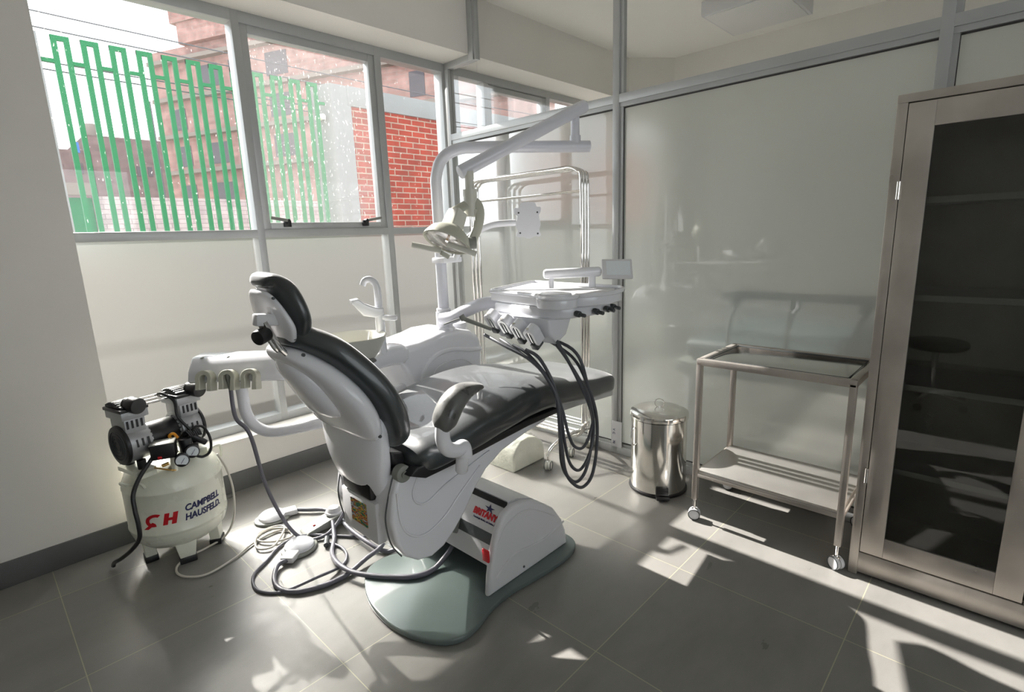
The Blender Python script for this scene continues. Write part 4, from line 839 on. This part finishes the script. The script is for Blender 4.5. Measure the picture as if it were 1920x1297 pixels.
# white wrapped bolster
b = MB().prism([(2.095, .003), (2.095, .10), (2.12, .15), (2.17, .178), (2.235, .182), (2.30, .165), (2.35, .125), (2.372, .07), (2.374, .003)], 'y', 2.04, 2.30, .012, 3)
b.wave(.005, 18); tag(b.build('foam_bolster', M['foil'], None, 60), 'white D-shaped foam bolster wrapped in plastic film on the floor', 'bolster')

# ================================================================== PEDAL BIN
bx, by, br = 2.488, 1.322, .146
pb_ = thing('pedal_bin', (bx, by, 0), 'shiny stainless steel pedal bin beside the wheeled steel trolley', 'bin')
k = MB(); k.lathe([(0, .012), (br, .012), (br, .405), (0, .405)], Matrix.Translation((bx, by, 0)), 72); k.build('bin_body', M['steel'], pb_)
k = MB(); k.lathe([(0, .0), (br + .006, .0), (br + .009, .006), (br + .008, .014), (br, .018), (0, .018)], Matrix.Translation((bx, by, 0)), 64); k.build('base_ring', M['black'], pb_)
k = MB(); k.lathe([(0, .456), (.05, .455), (.10, .450), (.135, .443), (br + .004, .436), (br + .006, .430), (br + .006, .410), (br + .002, .408), (0, .408)], Matrix.Translation((bx, by, 0)), 72); lid = k.build('bin_lid', M['steel'], pb_, 25)
k = MB(); hn = Vector((-.9, -.43, 0)); sx_ = Vector((-hn.y, hn.x, 0)); k.tube([Vector((bx, by, .478)) + sx_ * (.024 * math.cos(a)) + Vector((0, 0, .024 * math.sin(a))) for a in [2 * PI * i / 20 for i in range(20)]], .0018, 8, 1, closed=True); k.cyl((bx, by, .452), (bx, by, .462), .006); k.build('lid_ring', M['chrome'], lid)
pd = Vector((-.80, -.60, 0)).normalized(); TP = basis((bx, by, 0), (-pd.y, pd.x, 0), (0, 0, 1)); 
PBm = Matrix(((-pd.y, pd.x, 0, bx), (pd.x, pd.y, 0, by), (0, 0, 1, 0), (0, 0, 0, 1)))
k = MB(); k.box(-.032, .032, .135, .160, .020, .062, .004, T=PBm); k.box(-.034, .034, .150, .195, .008, .026, .005, T=PBm); k = k.build('foot_pedal_lever', M['black'], pb_)
MB().box(-.030, .030, .158, .176, .030, .034, T=PBm).build('pedal_bar', M['chrome'], k)
pg = Vector((bx - .128, by + .075, 0)); MB().tube([pg + Vector((0, 0, .36)), pg + Vector((-.014, .006, .34)), pg + Vector((-.014, .006, .28)), pg + Vector((0, 0, .26))], .004, 8).build('carry_handle', M['chrome'], pb_)

# ================================================================== STEEL TROLLEY
ct = thing('instrument_trolley', (2.5, .72, 0), 'empty two tier stainless steel trolley on casters between bin and cabinet', 'trolley')
X0, X1, Y0, Y1 = 2.290, 2.694, .412, 1.018
for x, y in ((X0, Y0), (X0, Y1), (X1, Y0), (X1, Y1)):
    lg_ = MB().box(x - .0125, x + .0125, y - .0125, y + .0125, .105, .785, .002).build('leg', M['brush'], ct)
    caster('c', x + .0, y, M['white2'], ct, {0: 1.0, 1: 1.9}.get(0 if y < .5 else 1), .11)
k = MB()
for a in ((X0 - .0125, X0 + .0125, Y0 - .0125, Y1 + .0125), (X1 - .0125, X1 + .0125, Y0 - .0125, Y1 + .0125)): k.box(a[0], a[1], a[2], a[3], .772, .802, .003)
for y in (Y0, Y1): k.box(X0, X1, y - .0125, y + .0125, .772, .802, .003)
k.build('top_frame', M['brush'], ct)
MB().box(X0 + .013, X1 - .013, Y0 + .013, Y1 - .013, .786, .792, .001).build('top_tray', M['glass_c'] if False else M['steel'], ct)
k = MB(); k.tube([(X0 + .025, Y0 + .025, .797), (X1 - .025, Y0 + .025, .797), (X1 - .025, Y1 - .025, .797), (X0 + .025, Y1 - .025, .797)], .004, 6, 1, closed=True); k.build('top_gasket', M['dgrey'], ct)
k = MB()
for y in (Y0, Y1): k.box(X0, X1, y - .010, y + .010, .225, .245, .002)
for x in (X0, X1): k.box(x - .010, x + .010, Y0, Y1, .225, .245, .002)
k.build('lower_frame', M['brush'], ct)
MB().box(X0 - .008, X1 + .008, Y0 + .004, Y1 - .004, .244, .252, .002).build('lower_shelf', M['shelf'], ct)

# ================================================================== STEEL CABINET
cb_ = thing('steel_cabinet', (2.5, -.12, 0), 'tall stainless steel cabinet with smoked glass doors at the right edge', 'cabinet')
CX0, CX1, CY0, CY1, CH = 2.30, 2.70, -.64, .372, 1.80
k = MB()
k.box(CX0 + .022, CX1, CY1 - .012, CY1, .012, CH - .002, .001); k.box(CX0 + .022, CX1, CY0, CY0 + .012, .012, CH - .002, .001); k.box(CX1 - .008, CX1, CY0, CY1, .012, CH - .002)
k.box(CX0 + .0, CX1, CY0, CY1, CH - .028, CH, .003); k.box(CX0 + .0, CX0 + .024, CY1 - .032, CY1, .0, CH - .027, .003); k.box(CX0, CX0 + .024, CY0, CY0 + .03, .0, CH - .027, .003)
k.box(CX0 + .002, CX0 + .024, CY0 + .03, CY1 - .031, .012, .100, .003); k.box(CX0 + .02, CX1, CY0 + .01, CY1 - .01, .098, .108)
k.build('cabinet_body', M['brush'], cb_)
for z in (.463, .797, 1.127, 1.463): MB().box(CX0 + .05, CX1 - .01, CY0 + .014, CY1 - .014, z - .022, z, .002).build('shelf', M['shelf'], cb_)
for y0, y1, hs_ in ((-.131, .338, 1), (-.606, -.135, -1)):
    k = MB(); k.box(CX0 - .002, CX0 + .018, y1 - .075 if hs_ > 0 else y1 - .075, y1, .106, 1.768, .002); k.box(CX0 - .002, CX0 + .018, y0, y0 + .075, .106, 1.768, .002)
    k.box(CX0 - .0015, CX0 + .018, y0 + .075, y1 - .075, .106, .188, .001); k.box(CX0 - .0015, CX0 + .018, y0 + .075, y1 - .075, 1.688, 1.768, .001)
    d = k.build('door', M['brush'], cb_)
    MB().box(CX0 + .004, CX0 + .008, y0 + .074, y1 - .074, .187, 1.689).build('door_glass', M['glass_t'], d)
    hy_ = y1 + .004 if hs_ > 0 else y0 - .004
    for z in (1.488, .43):
        MB().cyl((CX0 - .006, hy_, z - .03), (CX0 - .006, hy_, z + .03), .006, n=12).build('hinge', M['steel'], d)
    MB().cyl((CX0 - .02, y0 + .03 if hs_ > 0 else y1 - .03, .95), (CX0, y0 + .03 if hs_ > 0 else y1 - .03, .95), .010).build('door_knob', M['steel'], d)

rs = thing('rolling_stool', (-.41, .40, 0), 'black round rolling stool mirrored faintly in the cabinet glass', 'stool')
k = MB(); k.lathe([(0, .44), (.17, .44), (.19, .455), (.195, .475), (.185, .495), (.15, .505), (0, .507)], Matrix.Translation((-.41, .40, 0)), 48); k.build('seat', M['black'], rs)
MB().cyl((-.41, .40, .09), (-.41, .40, .44), .022).build('gas_post', M['chrome'], rs)
for i in range(5):
    a = 2 * PI * i / 5 + .2; p_ = Vector((-.41 + .24 * math.cos(a), .40 + .24 * math.sin(a), .075))
    MB().bar((-.41, .40, .10), p_, .035, .025, .006).build('base_leg', M['chrome'], rs)
    MB().cyl(p_ + Vector((-.012, 0, -.047)), p_ + Vector((.012, 0, -.047)), .027).build('caster', M['black'], rs)
# ================================================================== NEXT ROOM
cl = thing('ceiling_light', (4.42, 1.6, 2.9), 'square white surface mounted ceiling light, unlit, in the next room', 'ceiling light')
MB().prism([(4.10, 1.92), (4.70, 1.92), (4.70, 1.34), (4.10, 1.34)], 'z', 2.90, 2.999, .004).build('light_housing', M['white2'], cl)
MB().box(4.12, 4.68, 1.36, 1.90, 2.894, 2.901, .002).build('diffuser', M['lamp_off'], cl)
hb2 = thing('hospital_bed', (3.3, .5, 0), 'hospital bed with raised side rail behind the frosted partition glass', 'bed')
MB().box(2.90, 3.75, -.45, 1.42, .62, .74, .04, 3).build('mattress', mat('blue grey mattress vinyl', rgb(60, 72, 76), .5), hb2)
MB().box(2.88, 3.78, -.48, 1.46, .55, .615, .01).build('bed_deck', M['grey'], hb2)
for x in (2.92, 3.72):
    for y in (-.40, 1.38): MB().box(x - .025, x + .025, y - .025, y + .025, .0, .56, .004).build('bed_leg', M['white2'], hb2)
k = MB().tube([(2.86, 1.16, 1.03), (2.86, .8, 1.03), (2.86, .2, 1.03), (2.86, -.30, 1.03)], .022, 14, 3)
rl = k.build('side_rail', M['dgrey'], hb2)
for y in (1.10, .80, .50, .20, -.10):
    MB().tube([(2.86, y, 1.02), (2.86, y, .96), (2.86, y + .03, .88), (2.86, y + .04, .58)], .012, 10).build('rail_post', M['grey'], rl)
    MB().box(2.842, 2.878, y - .022, y + .022, .965, 1.02, .004).build('rail_joint', M['dgrey'], rl)

# ================================================================== OUTSIDE
tag(MB().box(-12, 45, 3.5, 60, -.32, -.30).build('ground_outside', M['ground']), kind='structure')
M['render_w'] = mat('pale rendered backing wall', rgb(128, 126, 122), 0.9, noise_amt=0.05, nscale=.9)
tag(MB().box(-1.0, 9.0, 4.80, 4.95, -.3, 1.455, .006).build('backing_wall', M['render_w']), 'added low pale backing wall behind the lower frosted window panes', 'backing wall')  # added backdrop that gives the frosted panes an even pale tone
FY = 8.5; k_ = 8.5 / 6.0
gf = thing('street_fence', (2.0, FY, -.3), 'green steel street fence of tall linked loops outside the window', 'fence')
zt = 1.384 + (3.124 - 1.384) * k_; zc = 1.384 + (2.93 - 1.384) * k_
for i in range(-1, 8):
    if i == -1: x0 = .478
    else: x0 = None
per = .1985
for i in range(0, 12):
    xa = (.878 + per * i) * k_; xb = xa + .124 * k_
    b = MB(); w = .039 * k_
    b.box(xa, xa + w, FY - .02, FY + .02, -.3, zt); b.box(xb - w, xb, FY - .02, FY + .02, -.3, zt); b.box(xa, xb, FY - .019, FY + .019, zt - w, zt)
    b.box(xb - .001, xa + per * k_ + .001, FY - .018, FY + .018, zc - .03, zc + .012)
    b.build('fence_loop', M['green'], gf)
xa = (.878) * k_
for (pa, pb) in ((2.516 - .03, 2.609), (2.709 + .162 - .165, 2.818)): pass
k = MB(); k.box((.878 - .12) * k_, .878 * k_, FY - .018, FY + .018, zc - .03, zc + .012); k.build('fence_link', M['green'], gf)
MB().box(.72 * k_, .792 * k_, FY - .04, FY + .04, -.3, zt + .0, .003).build('end_post', M['conc'], gf)
bw_ = thing('brick_boundary_wall', (6.5, FY, -.3), 'red brick boundary wall with white concrete coping outside the third window', 'wall')
MB().box(3.40, 3.63, FY + .0, FY + .45, -.3, 3.30, .01).build('end_pillar', M['conc'], bw_) if False else None
b = MB(); b.prism([(3.244 * k_ + .02, FY + .40), (3.352 * k_, FY), (3.60 * k_, FY), (3.60 * k_, FY + .40)], 'z', -.3, 1.384 + 1.78 * k_); b.box(3.56 * k_, 14.0, FY - .005, FY + .40, 1.384 + 1.563 * k_, 1.384 + 1.785 * k_, .004)
b.build('white_coping', M['conc'], bw_)
ob = MB().box(3.558 * k_, 14.0, FY + .03, FY + .36, -.3, 1.384 + 1.57 * k_).build('brick_panel', M['brick'], bw_)
MB().cyl((3.27 * k_, FY + .1, 1.384 + 1.42 * k_), (3.27 * k_ , FY + .3, 1.384 + 1.42 * k_), .045).build('wall_lamp', M['cream'], bw_)
# street wall across the road and low structures
tag(MB().box(2.32, 9.0, 14.0, 14.3, -.3, 2.46).build('whitewashed_wall', M['brick_wh']), 'pale whitewashed brick wall across the street behind the green fence', 'wall')
g = thing('street_gate', (1.7, 13.9, -.3), 'green metal gate under a grey lintel across the street', 'gate')
MB().box(1.0, 2.25, 13.95, 14.0, -.3, 2.42).build('gate_leaf', M['green'], g)
MB().box(.9, 2.3, 13.85, 13.98, 2.47, 2.70).build('gate_lintel', M['slab'], g)
MB().box(2.22, 2.30, 13.9, 13.99, -.3, 2.45).build('gate_post', M['brick_dk'], g)
lb = thing('low_house', (3.0, 20.0, -.3), 'low brown brick house with rooftop water tank beyond the white wall', 'house')
s_ = 20.0 / 14.0
def P14(x, z): return (x * s_, 1.384 + (z - 1.384) * s_)
for (xa, za, xb) in ((1.6, 3.35, 2.35), (2.30, 3.66, 3.65)):
    X_, Z_ = P14(xa, za); X2, _ = P14(xb, za); MB().box(X_, X2, 20.0, 24.0, -.3, Z_).build('house_block', M['brick_dk'], lb)
X_, Z_ = P14(2.50, 3.80); k = MB(); k.lathe([(0, 0), (.22, 0), (.24, .25), (.15, .42), (0, .45)], Matrix.Translation((X_, 20.6, P14(2.5, 3.65)[1])), 20); k.build('water_tank', M['slab'], lb)
k = MB().box(P14(2.05, 3)[0], P14(2.18, 3)[0], 19.98, 20.0, P14(0, 3.30)[1], P14(0, 3.50)[1]); k.build('blue_tank', M['blue'], lb)
for xa in (2.1, 3.1, 3.3): X_, _ = P14(xa, 0); MB().box(X_, X_ + .12, 19.97, 20.0, P14(0, 2.9)[1], P14(0, 3.1)[1]).build('window', M['dkwin'], lb)
# tall unfinished apartment block (facade runs away to the left)
ap = thing('apartment_block', (10, 18, -.3), 'tall unfinished brick apartment block with concrete slab edges', 'building')
sc_ = .55; F0 = Vector((13.098, 50.757, 0)) * sc_; FD = Vector((.39, -.92, 0)).normalized(); FN = Vector((-FD.y, FD.x, 0)); 
if FN.x > 0: FN = -FN     # outward, toward the room side
def fz(z): return 1.384 + (z - 1.384) * sc_
AB = Matrix(((FD.x, -FN.x, 0, F0.x), (FD.y, -FN.y, 0, F0.y), (0, 0, 1, 0), (0, 0, 0, 1)))   # u along facade to the right, v into the building
UM = 27 * sc_ * 1.35
def blk(u0, u1, v0, v1, z0, z1, m, nm, par=ap): return MB().box(u0 * sc_, u1 * sc_, v0 * sc_, v1 * sc_, z0, z1, T=AB).build(nm, m, par)
blk(.6, 30, 0, 9, -.3, fz(15.9), M['brick_far'], 'facade')
blk(4.2, 30, -.5, 9, fz(15.9), fz(17.3), M['brick_far'], 'upper_storey'); blk(3.7, 30, -.6, 9, fz(17.3), fz(19.5), M['brick_far'], 'upper_storey')
for z in (7.0, 9.65, 12.3, 14.95): blk(.55, 30, -.5 if z < 15 else -.9, 0.05, fz(z) - .05, fz(z) + .10, M['slab'], 'floor_slab')
for zi, z in enumerate((4.6, 7.5, 10.2, 12.9)):
    for ui, u in enumerate((2.2, 5.2, 8.2, 11.6, 15.0, 19.0, 23.0)):
        if (zi + ui) % 4 == 3: continue
        blk(u, u + (1.9 if ui % 2 else 1.1), -.03, .02, fz(z), fz(z + 1.5), M['dkwin'], 'window')
# street poles and overhead cables
for nm, X_, Y_, zb, ztp, lab in (('utility_pole', 3.05, 13.2, -.3, 5.2, 'thin dark utility pole seen between the fence loops, left of the other'), ('utility_pole', 4.05, 16.0, -.3, 4.9, 'thin dark utility pole seen between the fence loops, right of the other')):
    tag(MB().cyl((X_, Y_, zb), (X_, Y_, ztp), .03, .02, n=10).build(nm, M['cable']), lab, 'pole', 'utility poles')
for i, (z, yy, wh_) in enumerate(((3.55, 9, 'the lowest of the cables over the street'), (3.64, 9, 'second lowest of the cables over the street'), (4.05, 9.1, 'third from the bottom among the cables over the street'), (4.36, 9.5, 'just above the tops of the green fence loops'), (4.72, 9, 'topmost of the cables over the street'))):
    k = MB().tube([(-4, yy, z + .15), (3, yy, z), (9, yy, z - .02), (16, yy, z + .12)], .009, 6, 6)
    tag(k.build('overhead_cable', M['cable']), 'dark overhead power cable, ' + wh_, 'cable', 'overhead street cables')
